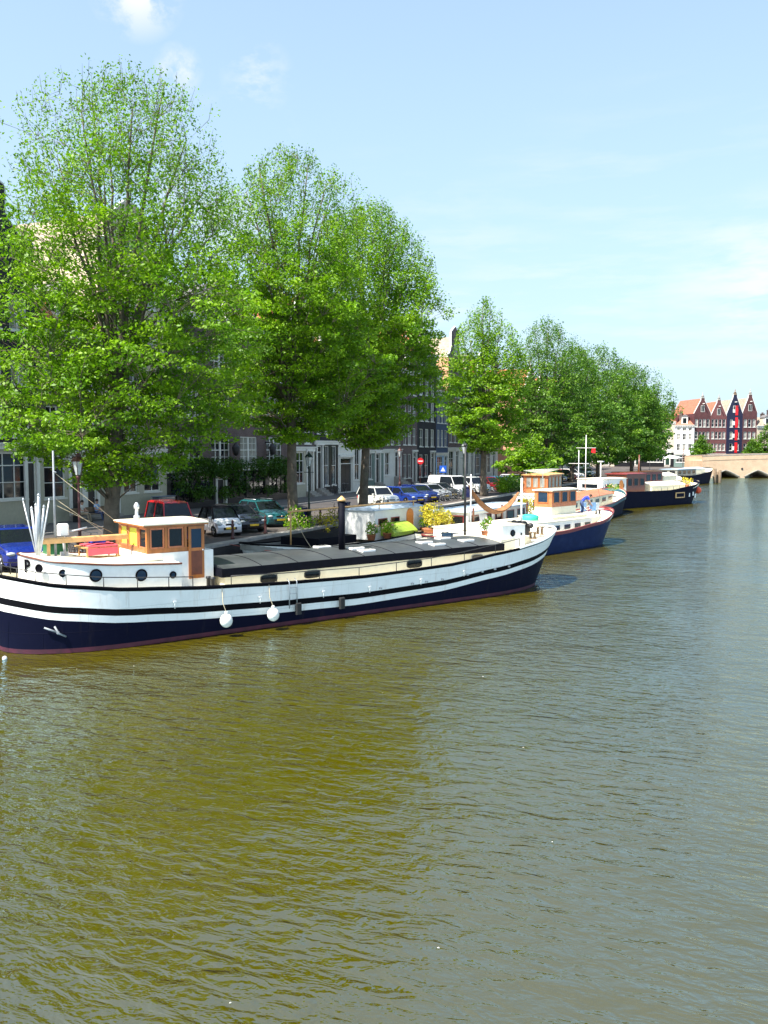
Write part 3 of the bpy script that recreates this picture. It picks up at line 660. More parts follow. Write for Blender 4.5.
descs = ['red brick gabled house with a salmon side wall facing down the quay', 'brown brick house second beyond the side street', 'purple brick neck gabled house third beyond the side street', 'sand coloured house behind the distant elms',
         'red brown bell gabled house behind the distant elms', 'blackened brick house behind the distant elms', 'rose brick stepped gable house behind the distant elms', 'brown brick spout gabled house near the far corner', 'grey fronted house at the far corner of the quay']
v = 142.
for i in range(9):
    wd = [7.5, 6.5, 7, 8, 6.5, 7.5, 7, 8, 7][i]
    qh(v, v+wd, [14.5, 13, 14, 12.5, 15, 13, 14, 13, 12][i], 4.2, cols_[i], M['paint_white'] if i % 2 else M['paint_cream'], F3 if i not in (3, 8) else F3[:2], 3, 1.15, tops_[i], 'roof_orange' if i % 2 else 'roof_red', 3.4,
       side=M['stucco_salmon'] if i == 0 else None, u=-37 if i == 0 else -38.5, label=descs[i], group=grp)
    v += wd
# the row across the head of the canal
def fh(p, ang, *a, label='', **k):
    return house('canal_house', label, (p[0], p[1], QZ+.02), ang, *a, **k)
g2 = 'houses across the far end of the canal'
fh((-46, 238.5), 0, 8, 12, 12.5, 4, 'sand', None, [(4.4, 6.4), (7.4, 9.4)], 3, 1.1, top='cornice', roof='roof_orange', label='sand coloured house left of the white one across the far quay', group=g2)
fh((-38, 238.5), 0, 8, 12, 13.5, 4, 'rose', M['paint_black'], [(4.4, 6.4), (7.4, 9.4), (10.4, 12)], 3, 1.1, top='spout', roof='roof_orange', label='rose brick house two left of the white one across the far quay', group=g2)
fh((-30, 238.2), 0, 7.3, 12, 11.5, 4, 'sand', M['paint_black'], [(4.4, 6.4), (7.4, 9.4)], 3, 1.1, top='cornice', roof='roof_orange', rh=3.4, label='low house with orange roof just left of the white one on the far quay', group=g2)
fh((-22.9, 238), 0, 4.8, 10, 10.6, 3.4, 'white', M['paint_dgreen'], [(4.2, 5.9), (6.9, 8.5), (9.2, 10.3)], 3, .85, top='cornice', roof='roof_orange', rh=2.6, label='narrow white house with a red roof left of the brown gables on the far quay', group=g2, chim=True)
fa = R(30); P0 = Vector((-18.2, 238.2)); D0 = Vector((math.cos(fa), math.sin(fa)))
row = [(4.4, 13.6, 'redbrown', 'spout', 3.9, 'roof_orange', 'tall dark red brick house with a pointed gable, first of the four warehouses', 4),
       (4.3, 12.8, 'rose', 'spout', 4.2, 'roof_orange', 'rose brick pointed gable house, second of the four warehouses', 4),
       (4.3, 13.4, 'navy', 'spout', 5.0, 'roof_tan', 'black blue warehouse with red shutters down its middle', 2),
       (3.9, 13.8, 'redbrown', 'spout', 4.6, 'roof_tan', 'brown brick pointed gable house right of the black blue warehouse', 3),
       (6.0, 10.5, 'sand', 'cornice', 0, 'roof_tan', 'low sand coloured house at the right end of the far row', 3),
       (7.0, 11.5, 'red', 'cornice', 0, 'roof_tan', 'red brick house with white windows at the right edge of the far row', 3),
       (7.0, 12.5, 'rose', 'spout', 3.5, 'roof_orange', 'rose brick house beyond the right edge of the far row', 3)]
tt = 0.
for i, (wd, H_, c, tp, gb_, rf_, lb, nc) in enumerate(row):
    p = P0+D0*tt
    fl = [(4.2, 6.0), (7.2, 9.0), (10.2, 12.2)] if H_ > 12 else [(4.2, 6.0), (7.2, 9.0)]
    o = fh(p, fa, wd, 13, H_, 3.3, c, M['paint_cream'] if c != 'navy' else None, fl, nc, .8 if nc < 4 else .72, top=tp, roof=rf_, rh=3.9 if tp != 'cornice' else 2.4, gabh=gb_, label=lb, group=g2, chim=(tp == 'cornice'),
           gops=[(.5, wd*.5, .9, 2.9, 'w'), (wd*.66, wd*.66+1, .1, 2.9, 'D')], kind='sash', wfm=M['paint_white'])
    if c == 'navy':
        for k, (z0, z1) in enumerate([(3.6, 5.8), (6.8, 9.0), (10.0, 12.2), (13.2, 15.2)]):
            s = MB(); s.box(wd*.5+.15, wd*.5+.85, -.06, -.004, z0, z1+.5); s.box(wd*.5+.2, wd*.5+.8, -.075, -.061, z0+.1, (z0+z1)/2-.05); s.box(wd*.5+.2, wd*.5+.9, -.075, -.061, (z0+z1)/2+.05, z1-.1)
            s.build('shutter', M['red'], o)
            s = MB(); s.box(wd*.5-.55, wd*.5+.05, -.05, -.004, z0+.7, z1-.5); s.build('hatch', M['paint_white'], o)
    if tp != 'cornice':
        s = MB(); hx = wd/2; s.box(hx-.35, hx+.35, -.05, .4, H_+gb_+.003, H_+gb_+.5); s.lathe([(.28, 0), (.34, .2), (.1, .35), (.14, .6), (.02, 1.1)], 8, (hx, .17, H_+gb_+.5)); s.build('finial', M['stone'] if i != 2 else M['grey_wood'], o)
    tt += wd
# vines over the restaurant front
def leaves_mesh(name, centres, rads, per, size, seed, mats, flat=.5, up=.6, tint=None):
    rs = np.random.RandomState(seed); C = np.asarray(centres, float)
    per = np.full(len(C), per) if np.isscalar(per) else np.asarray(per); n = int(per.sum())
    cc = np.repeat(C, per, 0); rr = np.repeat(np.asarray(rads, float).reshape(-1, 1), per, 0)
    fl = np.repeat(np.full(len(C), flat) if np.isscalar(flat) else np.asarray(flat), per).reshape(-1, 1)
    g = rs.normal(0, 1, (n, 3)); g /= np.maximum(1, np.linalg.norm(g, axis=1, keepdims=True)/1.7)
    S_ = size if np.isscalar(size) else np.repeat(np.asarray(size), per).reshape(-1, 1)
    p = cc+g*rr*np.concatenate([np.ones((n, 2)), fl], 1)*.62
    nrm = rs.normal(0, 1, (n, 3)); nrm[:, 2] = np.abs(nrm[:, 2])*.6+up; nrm /= np.linalg.norm(nrm, axis=1, keepdims=True)
    a = rs.normal(0, 1, (n, 3)); a -= nrm*np.sum(a*nrm, 1, keepdims=True); a /= np.linalg.norm(a, axis=1, keepdims=True)
    b = np.cross(nrm, a); s = (S_*rs.uniform(.6, 1.3, (n, 1)))
    v0 = p-a*s; v1 = p+b*s*.5+nrm*s*.12; v2 = p+a*s; v3 = p-b*s*.5+nrm*s*.12
    V = np.stack([v0, v1, v2, v3], 1).reshape(-1, 3)
    me = bpy.data.meshes.new(name); me.vertices.add(n*4); me.vertices.foreach_set('co', V.astype(np.float32).ravel())
    me.loops.add(n*4); me.loops.foreach_set('vertex_index', np.arange(n*4, dtype=np.int32))
    me.polygons.add(n); me.polygons.foreach_set('loop_start', np.arange(0, n*4, 4, dtype=np.int32)); me.polygons.foreach_set('loop_total', np.full(n, 4, dtype=np.int32))
    me.update(calc_edges=True)
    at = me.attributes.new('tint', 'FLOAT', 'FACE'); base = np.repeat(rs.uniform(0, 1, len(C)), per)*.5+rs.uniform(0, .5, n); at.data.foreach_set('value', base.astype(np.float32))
    for m_ in mats: me.materials.append(m_)
    return me
cs = []
for i in range(150):
    x = rnd.uniform(0, 17.8); z = rnd.choice([rnd.uniform(2.5, 3.5), rnd.uniform(2.6, 3.4), rnd.uniform(.8, 3)]); cs.append((x, -.25-rnd.random()*.25, z))
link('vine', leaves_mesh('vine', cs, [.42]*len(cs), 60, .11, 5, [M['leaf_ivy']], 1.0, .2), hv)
for x in (2.6, 7.9, 13.6):     # dark cast lanterns between the first-floor windows
    s = MB(); s.box(x-.05, x+.05, -.5, .0, 5.0, 5.08); s.lathe([(.05, 0), (.22, .1), (.34, .7), (.3, .75), (.1, 1.0), (.03, 1.2)], 8, (x+.25, -.6, 3.95)); s.build('wall_lantern', M['iron'], hv)
# ------------------------------------------------------------------ trees
def tree(label, base, H, rad, seed, ncl, per, size, leaf, prof, group='elms along the quay', fork=5.0, rtr=.32, nl=14, lean=(0, 0), z_low=3.0, name='elm_tree', clr=.75, skirt=1., bias=.5, topthin=.5):
    rs = random.Random(seed)
    t = thing(name, label, 'tree', (base[0], base[1], QZ), rs.random()*6 if False else 0, group)
    def env(z):   # crown radius at height z
        h = (z-z_low)/(H-z_low)
        if h <= 0: return prof[0][1]*rad
        for (a, ra), (b, rb) in zip(prof[:-1], prof[1:]):
            if a <= h <= b: return rad*(ra+(rb-ra)*(h-a)/(b-a))
        return prof[-1][1]*rad
    lob = [(rs.uniform(0, 6.28), rs.uniform(2, 4), rs.uniform(0, 6.28)) for _ in range(4)]
    def wob(a, z): return 1+.13*math.sin(2*a+lob[0][0]+z*.5)+.12*math.sin(3*a+lob[1][0]-z*.7)+.09*math.sin(5*a+lob[2][0]+z*1.3)
    # trunk
    mb = MB(); top = Vector((lean[0]*.5, lean[1]*.5, fork))
    tp = [Vector((0, 0, -.05)), Vector((0, 0, .3)), Vector((lean[0]*.15+rs.uniform(-.06, .06), lean[1]*.15, fork*.35)), Vector((lean[0]*.35, lean[1]*.35+rs.uniform(-.08, .08), fork*.7)), top]
    mb.tube(tp, [rtr*1.5, rtr*1.1, rtr*.95, rtr*.88, rtr*.8], 10)
    limbs = []
    lead = []
    for i in range(nl):
        a = 2*math.pi*(i*.381966)+rs.uniform(-.25, .25); q = (i+.5)/nl
        start = Vector((lean[0]*.5*(.8+q*.4), lean[1]*.5*(.8+q*.4), fork*(.82+.35*rs.random())))
        if i < nl*.3: zt = z_low+(H-z_low)*rs.uniform(.86, .97)   # leaders
        elif i < nl*.75: zt = z_low+(H-z_low)*rs.uniform(.55, .85)
        else: zt = z_low+(H-z_low)*rs.uniform(.18, .5)
        rr = env(zt)*rs.uniform(.55, .9)*wob(a, zt)
        tip = Vector((lean[0]+math.cos(a)*rr, lean[1]+math.sin(a)*rr, zt))
        mid = start.lerp(tip, .45)+Vector((-math.cos(a)*rr*.12, -math.sin(a)*rr*.12, (tip.z-start.z)*.10))
        pts = []
        for k in range(10):
            u = k/9; p = start*(1-u)**2+mid*2*u*(1-u)+tip*u*u
            pts.append(p+Vector((rs.uniform(-1, 1), rs.uniform(-1, 1), 0))*.10*(u*(1-u)*4))
        r0 = rtr*(.40 if i < nl*.3 else .30)*rs.uniform(.8, 1.1)
        mb.tube(pts, [r0*(1-.9*k/9)+.012 for k in range(10)], 5)
        limbs += [(p, r0*(1-.9*k/9)) for k, p in enumerate(pts) if k > 1]
    # central stem
    limbs += [(tp[2], .1), (tp[3], .1), (top, .1)]
    cs = []; rads = []; pers = []; flats = []; szs = []; tries = 0
    while len(cs) < ncl and tries < ncl*40:
        tries += 1
        h = rs.random(); 
        z = z_low+(H-z_low)*h; a = rs.uniform(0, 6.2832); e = env(z)*wob(a, z)
        if e < .2: continue
        q = rs.random()**bias*e
        if rs.random() > (e/rad)**1.2*.9+.12: continue
        p = Vector((lean[0]*min(1, z/H*1.3)+math.cos(a)*q, lean[1]*min(1, z/H*1.3)+math.sin(a)*q, z-skirt*(q/rad)**2*(1-h)))
        if p.z < z_low-1.0: continue
        k_ = min(1, max(0, (h-.45)/.4)); cs.append(p); rads.append(clr*rs.uniform(.55, 1.2)*(1-.4*k_))
        pers.append(int(per*(1-.72*k_*(.35+topthin*.6))*rs.uniform(.6, 1.3))+3); flats.append(.36+1.4*k_); szs.append(size*(1-.3*k_))
        best = min(limbs, key=lambda L: (L[0]-p).length+max(0, L[0].z-p.z+.6)*1.5)
        b = best[0]; m_ = b.lerp(p, .5)+Vector((rs.uniform(-.2, .2), rs.uniform(-.2, .2), .25))
        r1 = min(best[1]*.5+.012, .055)
        r1 *= 1-.5*k_; mb.tube([b, m_, p, p+(p-b).normalized()*rads[-1]*.5+Vector((0, 0, .5*k_))], [r1, r1*.65, .011, .004], 3, cap=False)
        if rs.random() < .35: limbs.append((m_, r1*.6))
    mb.build('trunk', M['bark'], t, fix=False)
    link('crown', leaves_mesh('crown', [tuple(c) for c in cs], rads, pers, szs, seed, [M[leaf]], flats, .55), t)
    return t
PD = [(0, .25), (.12, .78), (.3, 1), (.6, .95), (.8, .80), (.93, .56), (1, .15)]
PE = [(0, .22), (.07, .55), (.16, .9), (.3, 1), (.55, 1), (.72, .9), (.88, .68), (.96, .42), (1, .12)]
PA = [(0, .42), (.08, .82), (.25, 1.0), (.5, 1.0), (.68, .9), (.84, .70), (.95, .45), (1, .12)]
PB = [(0, .35), (.1, .8), (.3, 1.0), (.55, .92), (.75, .72), (.9, .42), (1, .08)]
PC = [(0, .35), (.12, .85), (.35, 1.0), (.6, .88), (.8, .6), (.93, .3), (1, .05)]
tree('nearest tall elm with a broad airy crown behind the wheelhouse of the big barge', (-26.0, 29.9), 20.4, 5.6, 11, 1550, 70, .098, 'leaf', PE, lean=(.3, .8), fork=6.4, z_low=3.0, nl=20, rtr=.33, topthin=.6, clr=.72, bias=.55, skirt=.3)
tree('second elm from the left, its bare trunk rising beside the teal parked car', (-25.9, 45.6), 21.2, 5.0, 12, 1350, 72, .108, 'leaf', PD, lean=(.3, -.9), fork=7.4, z_low=5.0, nl=18, rtr=.31, topthin=.5, clr=.7, skirt=.2)
tree('third elm from the left, dense and deep green above the houseboat with the orange door', (-25.8, 55.2), 20.8, 4.9, 13, 1300, 72, .118, 'leaf', PD, lean=(.7, -.3), fork=6.4, z_low=4.7, nl=15, topthin=.1, clr=.75, skirt=.2)
tree('slim yellow green elm standing alone in the middle of the row', (-25.8, 83.2), 18.9, 4.3, 14, 560, 60, .155, 'leaf', PB, fork=5.6, z_low=4.4, nl=13, clr=.8, topthin=.35)
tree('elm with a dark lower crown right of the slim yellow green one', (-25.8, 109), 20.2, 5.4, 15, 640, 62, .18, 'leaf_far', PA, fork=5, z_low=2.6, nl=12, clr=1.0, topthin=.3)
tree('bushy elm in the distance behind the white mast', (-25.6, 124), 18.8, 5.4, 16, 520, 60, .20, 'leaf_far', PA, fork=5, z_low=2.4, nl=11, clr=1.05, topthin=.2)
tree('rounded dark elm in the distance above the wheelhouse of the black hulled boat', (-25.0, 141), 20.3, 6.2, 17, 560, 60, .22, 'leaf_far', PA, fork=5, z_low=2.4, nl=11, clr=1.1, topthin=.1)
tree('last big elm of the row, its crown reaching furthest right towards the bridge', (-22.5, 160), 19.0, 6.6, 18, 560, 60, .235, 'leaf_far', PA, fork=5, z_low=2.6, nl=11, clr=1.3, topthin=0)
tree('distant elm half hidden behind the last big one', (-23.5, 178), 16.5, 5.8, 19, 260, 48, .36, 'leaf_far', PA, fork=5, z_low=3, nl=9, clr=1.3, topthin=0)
tree('low young tree with drooping bright leaves beside the parked silver car', (-24.9, 98), 6.2, 3.0, 20, 90, 60, .22, 'leaf', PB, fork=2.0, z_low=1.5, nl=7, rtr=.12, clr=.8, group='small trees on the far quays', name='young_tree')
g3 = 'small trees on the far quays'
for (x, y, H, r_, sd, lb) in [(-15.8, 231.5, 7.5, 2.2, 31, 'small round tree in front of the dark red pointed gable across the canal'), (-4.2, 236.0, 6.6, 2.6, 32, 'low pale tree below the black blue warehouse'),
                              (-.6, 238.4, 10.6, 3.4, 33, 'taller tree before the brown gable behind the bridge'), (7.2, 243.0, 8.5, 3.0, 34, 'tree at the right edge of the photo behind the bridge')]:
    tree(lb, (x, y), H, r_, sd, 110, 46, .30, 'leaf_far', PB, fork=2.2, z_low=1.3, nl=7, rtr=.14, clr=.9, topthin=0, group=g3, name='young_tree')
# ------------------------------------------------------------------ boats
def superS(d, l, p): # 0..1 fullness at distance d from an end with rounding length l
    if d >= l: return 1.
    q = 1-d/l; return max(0., 1-q**p)**(1/p)
def hull(root, L, hb, sheer, bands, oh=.9, ob=.5, ls=3.2, lb=4.2, ps=2.1, pb=1.9, bulw=.12, deckm=None, capm=None, flare=.12, n=44, bowcap=None):
    """bands: (level function k->z(y) list, materials between) lowest first; returns half breadth function at deck"""
    lv = [(-.7, .55)]+bands   # (z or fn(sheer)), material below->this level
    ts = [.5-.5*math.cos(math.pi*i/n) for i in range(n+1)]
    grid = []
    for k, (zf, *_r) in enumerate(lv):
        row = []
        for t in ts:
            yd = t*L; s = sheer(yd); z = zf(s) if callable(zf) else zf
            q = max(0., min(1., (z+.7)/(s+.7)))
            rake = q**1.3
            ya = -oh*rake+(1-rake)*(.8 if z < 0 else .3*(1-z/s)); yb = L+ob*rake-(1-rake)*.9
            y = ya+(yb-ya)*t
            half = hb*(1-flare*(1-q))*superS(y-ya, ls, ps)*superS(yb-y, lb, pb)
            if k == 0: half *= .7
            row.append((half, y, z))
        grid.append(row)
    mats = []; mb = MB()
    for k in range(len(lv)-1):
        m_ = bands[k][1]
        if m_ not in mats: mats.append(m_)
        mi = mats.index(m_)
        for sgn in (1, -1):
            vs = [(sgn*h, y, z) for h, y, z in grid[k]]+[(sgn*h, y, z) for h, y, z in grid[k+1]]
            N = n+1; fs = [(i, i+1, N+i+1, N+i) if sgn > 0 else (i+1, i, N+i, N+i+1) for i in range(n)]
            mb.add(vs, fs, mi, True)
    # bottom
    N = n+1; vs = [(h, y, z) for h, y, z in grid[0]]+[(-h, y, z) for h, y, z in grid[0]]
    mb.add(vs, [(i+1, i, N+i, N+i+1) for i in range(n)], 0)
    mb.build('hull', mats, root, fix=False)
    topr = grid[-1]
    dk = MB(); ins = .05
    vs = [(max(0, h-ins), y, z-bulw) for h, y, z in topr]+[(-max(0, h-ins), y, z-bulw) for h, y, z in topr]+[(max(0, h-ins), y, z) for h, y, z in topr]+[(-max(0, h-ins), y, z) for h, y, z in topr]
    dk.add(vs, [(i, i+1, N+i+1, N+i) for i in range(n)]+[(i+1, i, 2*N+i, 2*N+i+1) for i in range(n)]+[(N+i, N+i+1, 3*N+i+1, 3*N+i) for i in range(n)])
    dk.build('deck', deckm or M['deck'], root, fix=False)
    cp = MB()
    A_ = [q for q in topr if not (bowcap and q[1] > bowcap)]
    for sgn in (1, -1): cp.tube([(sgn*max(0, h-.02), y, z+.01) for h, y, z in A_], .045, 5, cap=False)
    cp.build('gunwale', capm or M['black'], root, fix=False)
    if bowcap:
        cp = MB(); A_ = [q for q in topr if q[1] > bowcap-.6]
        for sgn in (1, -1): cp.tube([(sgn*max(0, h-.02), y, z+.012) for h, y, z in A_], .05, 5, cap=False)
        cp.build('bow_rail', M['white'], root, fix=False)
    def half_at(y):
        for (h0, y0, _a), (h1, y1, _b) in zip(topr[:-1], topr[1:]):
            if y0 <= y <= y1: return h0+(h1-h0)*(y-y0)/max(1e-6, y1-y0)
        return 0
    return half_at
def pane_box(root, c, w, h, axis, fm, gm, name='window', d=.03, shape='rect'):
    """framed window on a wall, axis = facing direction '+x','-x','+y','-y'; centre c"""
    s = 1 if axis[0] == '+' else -1; f = MB(); g = MB(); t = .05
    rot = {'+x': R(90), '-x': R(-90), '+y': R(180), '-y': 0}[axis]
    for (x0, x1, z0, z1) in ((-w/2-t, w/2+t, -h/2-t, -h/2), (-w/2-t, w/2+t, h/2, h/2+t), (-w/2-t, -w/2, -h/2, h/2), (w/2, w/2+t, -h/2, h/2)): f.box(x0, x1, -d, .0, z0, z1)
    g.box(-w/2, w/2, -d*.45, .0, -h/2, h/2)
    o = f.build(name, fm, root, c, rot); g.build('pane', gm, o); return o
def porthole(root, c, r, axis, rim=None, gm=None):
    s = .03 if axis[0] == '+' else -.03; f = MB()
    if axis[1] == 'x': f.ring((s*.3, 0, 0), r, .028, 'x'); g = MB(); g.disc((s*.2, 0, 0), r, 'x', .03, 16)
    else: f.ring((0, s*.3, 0), r, .028, 'y'); g = MB(); g.disc((0, s*.2, 0), r, 'y', .03, 16)
    o = f.build('porthole', rim or M['black'], root, c); g.build('pane', gm or M['glass'], o); return o
def cabin(root, x, y0, y1, z0, z1, wm, rm, name='cabin', over=.12, rt=.07, win=None, wfm=None, gm=None, tumble=0., ends=True, n=0, wh=None, camber=.06, ne=2):
    """box cabin with a cambered overhanging roof; n windows each side, ne at the ends"""
    b = MB(); b.prism([(-x, z0), (x, z0), (x-tumble, z1), (-x+tumble, z1)], y0, y1, 'y'); c = b.build(name, wm, root)
    r = MB(); q = x-tumble+over
    pr = [(-q, z1+.002)]+[(q*k/4., z1+rt+camber*(1-(k/4.)**2)) for k in range(-4, 5)]+[(q, z1+.002)]
    r.prism(pr, y0-over, y1+over, 'y'); r.build('roof', rm, c)
    if n:
        wh = wh or (z1-z0)*.45; zc = z0+(z1-z0)*.6; ww = (y1-y0)/n*.62
        for i in range(n):
            yc = y0+(y1-y0)*(i+.5)/n
            pane_box(c, (x-tumble*.6+.004, yc, zc), ww, wh, '+x', wfm or wm, gm or M['glass']); pane_box(c, (-x+tumble*.6-.004, yc, zc), ww, wh, '-x', wfm or wm, gm or M['glass'])
        for i in range(ne):
            xc = (i-(ne-1)/2)*(2*x-.3)/ne
            pane_box(c, (xc, y0-.004, zc), (2*x-.3)/ne*.68, wh, '-y', wfm or wm, gm or M['glass']); pane_box(c, (xc, y1+.004, zc), (2*x-.3)/ne*.68, wh, '+y', wfm or wm, gm or M['glass'])
    return c
def rail(root, pts, h, m, name='rail', r=.016, posts=True, every=1):
    b = MB(); b.tube([(p[0], p[1], p[2]+h) for p in pts], r, 5)
    if posts:
        for p in pts[::every]: b.tube([p, (p[0], p[1], p[2]+h)], r*.9, 5)
    return b.build(name, m, root)
def bollard(root, c, s=1., m=None):
    b = MB(); b.box(c[0]-.22*s, c[0]+.22*s, c[1]-.06*s, c[1]+.06*s, c[2], c[2]+.04*s)
    for k in (-.12, .12): b.lathe([(.055*s, 0), (.055*s, .26*s), (.075*s, .27*s), (.07*s, .32*s)], 8, (c[0]+k*s, c[1], c[2]))
    return b.build('bollard', m or M['iron'], root)
def boat(label, wl, phi, L, cat='boat', name='barge', group='boats moored along the left quay'):
    return thing(name, label, cat, (wl[0], wl[1], 0), -R(phi), group)
def interp(tab):
    def f(y):
        if y <= tab[0][0]: return tab[0][1]
        for (a, va), (b, vb) in zip(tab[:-1], tab[1:]):
            if y <= b:
                u = (y-a)/(b-a); u = u*u*(3-2*u)*.4+u*.6; return va+(vb-va)*u
        return tab[-1][1]
    return f
# ===== the big white barge
BG = boat('long white motor barge with a varnished wheelhouse and dark hatch cover, nearest in view', (-21.1, 18.9), 29, 23.7, 'barge', 'motor_barge')
sh = interp([(0, 2.28), (1.4, 2.02), (3.3, 1.80), (6, 1.61), (8.7, 1.50), (12, 1.43), (15.8, 1.52), (19, 1.82), (20.8, 2.02), (23.7, 2.45)])
WHH, NV = M['white_hull'], M['navy']
HB = 2.22
hf = hull(BG, 23.7, HB, sh, [(.02, M['boot_red']), (.15, M['boot_red']), (lambda s: s-1.02, NV), (lambda s: .97*s-.75, WHH), (lambda s: .97*s-.55, M['black']), (lambda s: s-.07, WHH), (lambda s: s, M['black'])],
          oh=-.25, ob=.55, ls=3.6, lb=4.6, ps=2.1, pb=1.9, bulw=.16, bowcap=20.6)
# aft deckhouse with rounded stern, following the hull
def hull_house(root, y0, y1, inset, zb, zt, wm, rm, name, ls=2.0, n=24, lip=.05):
    ys = [y0+(y1-y0)*(1-math.cos(math.pi/2*i/n)) for i in range(n+1)]
    X = [min(HB-inset, (HB-inset)*superS(y-y0, ls, 2.2)) for y in ys]
    b = MB(); N = n+1
    for s in (1, -1):
        vs = [(s*x, y, zb(y)) for x, y in zip(X, ys)]+[(s*x, y, zt(y)) for x, y in zip(X, ys)]
        b.add(vs, [(i, i+1, N+i+1, N+i) if s > 0 else (i+1, i, N+i, N+i+1) for i in range(n)], 0, True)
    b.add([(-X[-1], y1, zb(y1)), (X[-1], y1, zb(y1)), (X[-1], y1, zt(y1)), (-X[-1], y1, zt(y1))], [(1, 0, 3, 2)])
    o = b.build(name, wm, root, fix=False)
    r = MB(); vs = []
    for x, y in zip(X, ys):
        z = zt(y); vs += [(-x, y, z+.01), (-x*.5, y, z+.05), (0, y, z+.07), (x*.5, y, z+.05), (x, y, z+.01)]
    fs = [(5*i+k, 5*i+k+1, 5*i+6+k, 5*i+5+k) for i in range(n) for k in range(4)]
    r.add(vs, fs, 0, True); r.build('roof', rm, o, fix=False)
    e = MB()
    for s in (1, -1): e.tube([(s*(x+.02), y, zt(y)) for x, y in zip(X, ys)], .035, 5, cap=False)
    e.build('roof_edge', M['wood_dark'], o, fix=False)
    return o
zt_ = interp([(0, 2.92), (.7, 2.86), (1.6, 2.68), (3.5, 2.50), (5.35, 2.40)])
ah = hull_house(BG, .95, 5.35, .45, lambda y: sh(y)-.2, zt_, M['white'], M['deck'], 'aft_deckhouse')
for y, z, r_ in [(1.74, 2.36, .09), (2.62, 2.25, .17), (4.02, 2.14, .165), (5.05, 2.06, .09)]:
    for s in (1, -1): porthole(ah, (s*(HB-.45)*superS(y-.95, 2.0, 2.2)+s*.005, y, z), r_, '+x' if s > 0 else '-x', M['black'], M['glass_blue'])
q = MB(); q.ring((0, 0, 0), .10, .03, 'y'); q.disc((0, 0, 0), .1, 'y', .02, 14); po = q.build('porthole', M['black'], ah, (1.16, 1.16, 2.52), R(42))
# letter P in dark paint on the round of the stern
cu = bpy.data.curves.new('P', 'FONT'); cu.body = 'P'; cu.size = .52; cu.extrude = .006; cu.offset = .018
to = bpy.data.objects.new('tmp', cu); COL.objects.link(to); bpy.context.view_layer.update()
me = bpy.data.meshes.new_from_object(to); bpy.data.objects.remove(to); me.materials.clear(); me.materials.append(M['black'])
lo = link('letter', me, ah); lo.rotation_euler = (R(90), 0, R(20)); lo.location = (.42, .945, 2.36)
# raised skylight panel on the deckhouse roof
b = MB(); b.box(.1, 1.35, 1.6, 4.9, 2.5, 2.58, ch=.02); b.build('roof_panel', M['deck'], ah)
# rail round the aft deck
pts = [(hf(y)-.08, y, sh(y)) for y in (.32, .6, 1.0, 1.75, 2.75, 3.75, 4.75, 5.55)]
rail(BG, pts, .36, M['iron'], 'rail'); rail(BG, [(-p[0], p[1], p[2]) for p in pts], .36, M['iron'], 'rail')
# wheelhouse
b = MB(); b.box(-1.22, 1.22, 4.42, 6.72, 1.4, 2.70); wb = b.build('wheelhouse_base', M['white'], BG)
wh = MB(); z0, z1 = 2.70, 3.60; X, Y0, Y1 = 1.2, 4.45, 6.42; p_ = .09
wh.box(-X, X, Y0, Y1, z0, z0+.14); wh.box(-X, X, Y0, Y1, z1-.10, z1)
for (x, y) in [(-X, Y0), (X-p_, Y0), (-X, Y1-p_), (X-p_, Y1-p_), (-X, 5.05), (X-p_, 5.05), (-X, 5.72), (X-p_, 5.72), (-.5, Y0), (.4, Y0), (-.5, Y1-p_), (.4, Y1-p_)]: wh.box(x+.001, x+p_-.001, y+.001, y+p_-.001, z0+.14, z1-.1)
who = wh.build('wheelhouse', M['wood'], BG)
r = MB(); r.prism([(-X-.09, z1), (X+.09, z1), (X+.09, z1+.04), (X*.6, z1+.09), (0, z1+.11), (-X*.6, z1+.09), (-X-.09, z1+.04)], Y0-.14, Y1+.12, 'y'); r.build('roof', M['cream'], who)
r = MB(); r.box(-X-.08, X+.08, Y0-.13, Y1+.11, z1-.05, z1-.003); r.build('roof_trim', M['wood'], who)
def wpane(x, y, w_, ax, m_=None):
    fr = MB(); g = MB(); h = z1-z0-.24; zc = (z1+z0)/2+.02; t = .05
    if ax == 'x':
        s = 1 if x > 0 else -1
        for a0, a1, c0, c1 in ((y, y+w_, zc-h/2, zc-h/2+t), (y, y+w_, zc+h/2-t, zc+h/2), (y, y+t, zc-h/2+t, zc+h/2-t), (y+w_-t, y+w_, zc-h/2+t, zc+h/2-t)): fr.box(x-s*.08, x-s*.015, a0, a1, c0, c1) if s > 0 else fr.box(x+.015, x+.08, a0, a1, c0, c1)
        g.add([(x-s*.05, y+t, zc-h/2+t), (x-s*.05, y+w_-t, zc-h/2+t), (x-s*.05, y+w_-t, zc+h/2-t), (x-s*.05, y+t, zc+h/2-t)], [(0, 1, 2, 3)])
    else:
        s = 1 if y > 5 else -1
        ya, yb = (y+.015, y+.08) if s < 0 else (y-.08, y-.015)
        for a0, a1, c0, c1 in ((x, x+w_, zc-h/2, zc-h/2+t), (x, x+w_, zc+h/2-t, zc+h/2), (x, x+t, zc-h/2+t, zc+h/2-t), (x+w_-t, x+w_, zc-h/2+t, zc+h/2-t)): fr.box(a0, a1, ya, yb, c0, c1)
        yy = (ya+yb)/2; g.add([(x+t, yy, zc-h/2+t), (x+w_-t, yy, zc-h/2+t), (x+w_-t, yy, zc+h/2-t), (x+t, yy, zc+h/2-t)], [(0, 1, 2, 3)])
    o = fr.build('window', M['wood_red'], who); g.build('pane', m_ or M['glass'], o, fix=False)
for s in (1, -1):
    wpane(s*X, Y0+p_+.02, .48, 'x'); wpane(s*X, 5.16, .54, 'x')
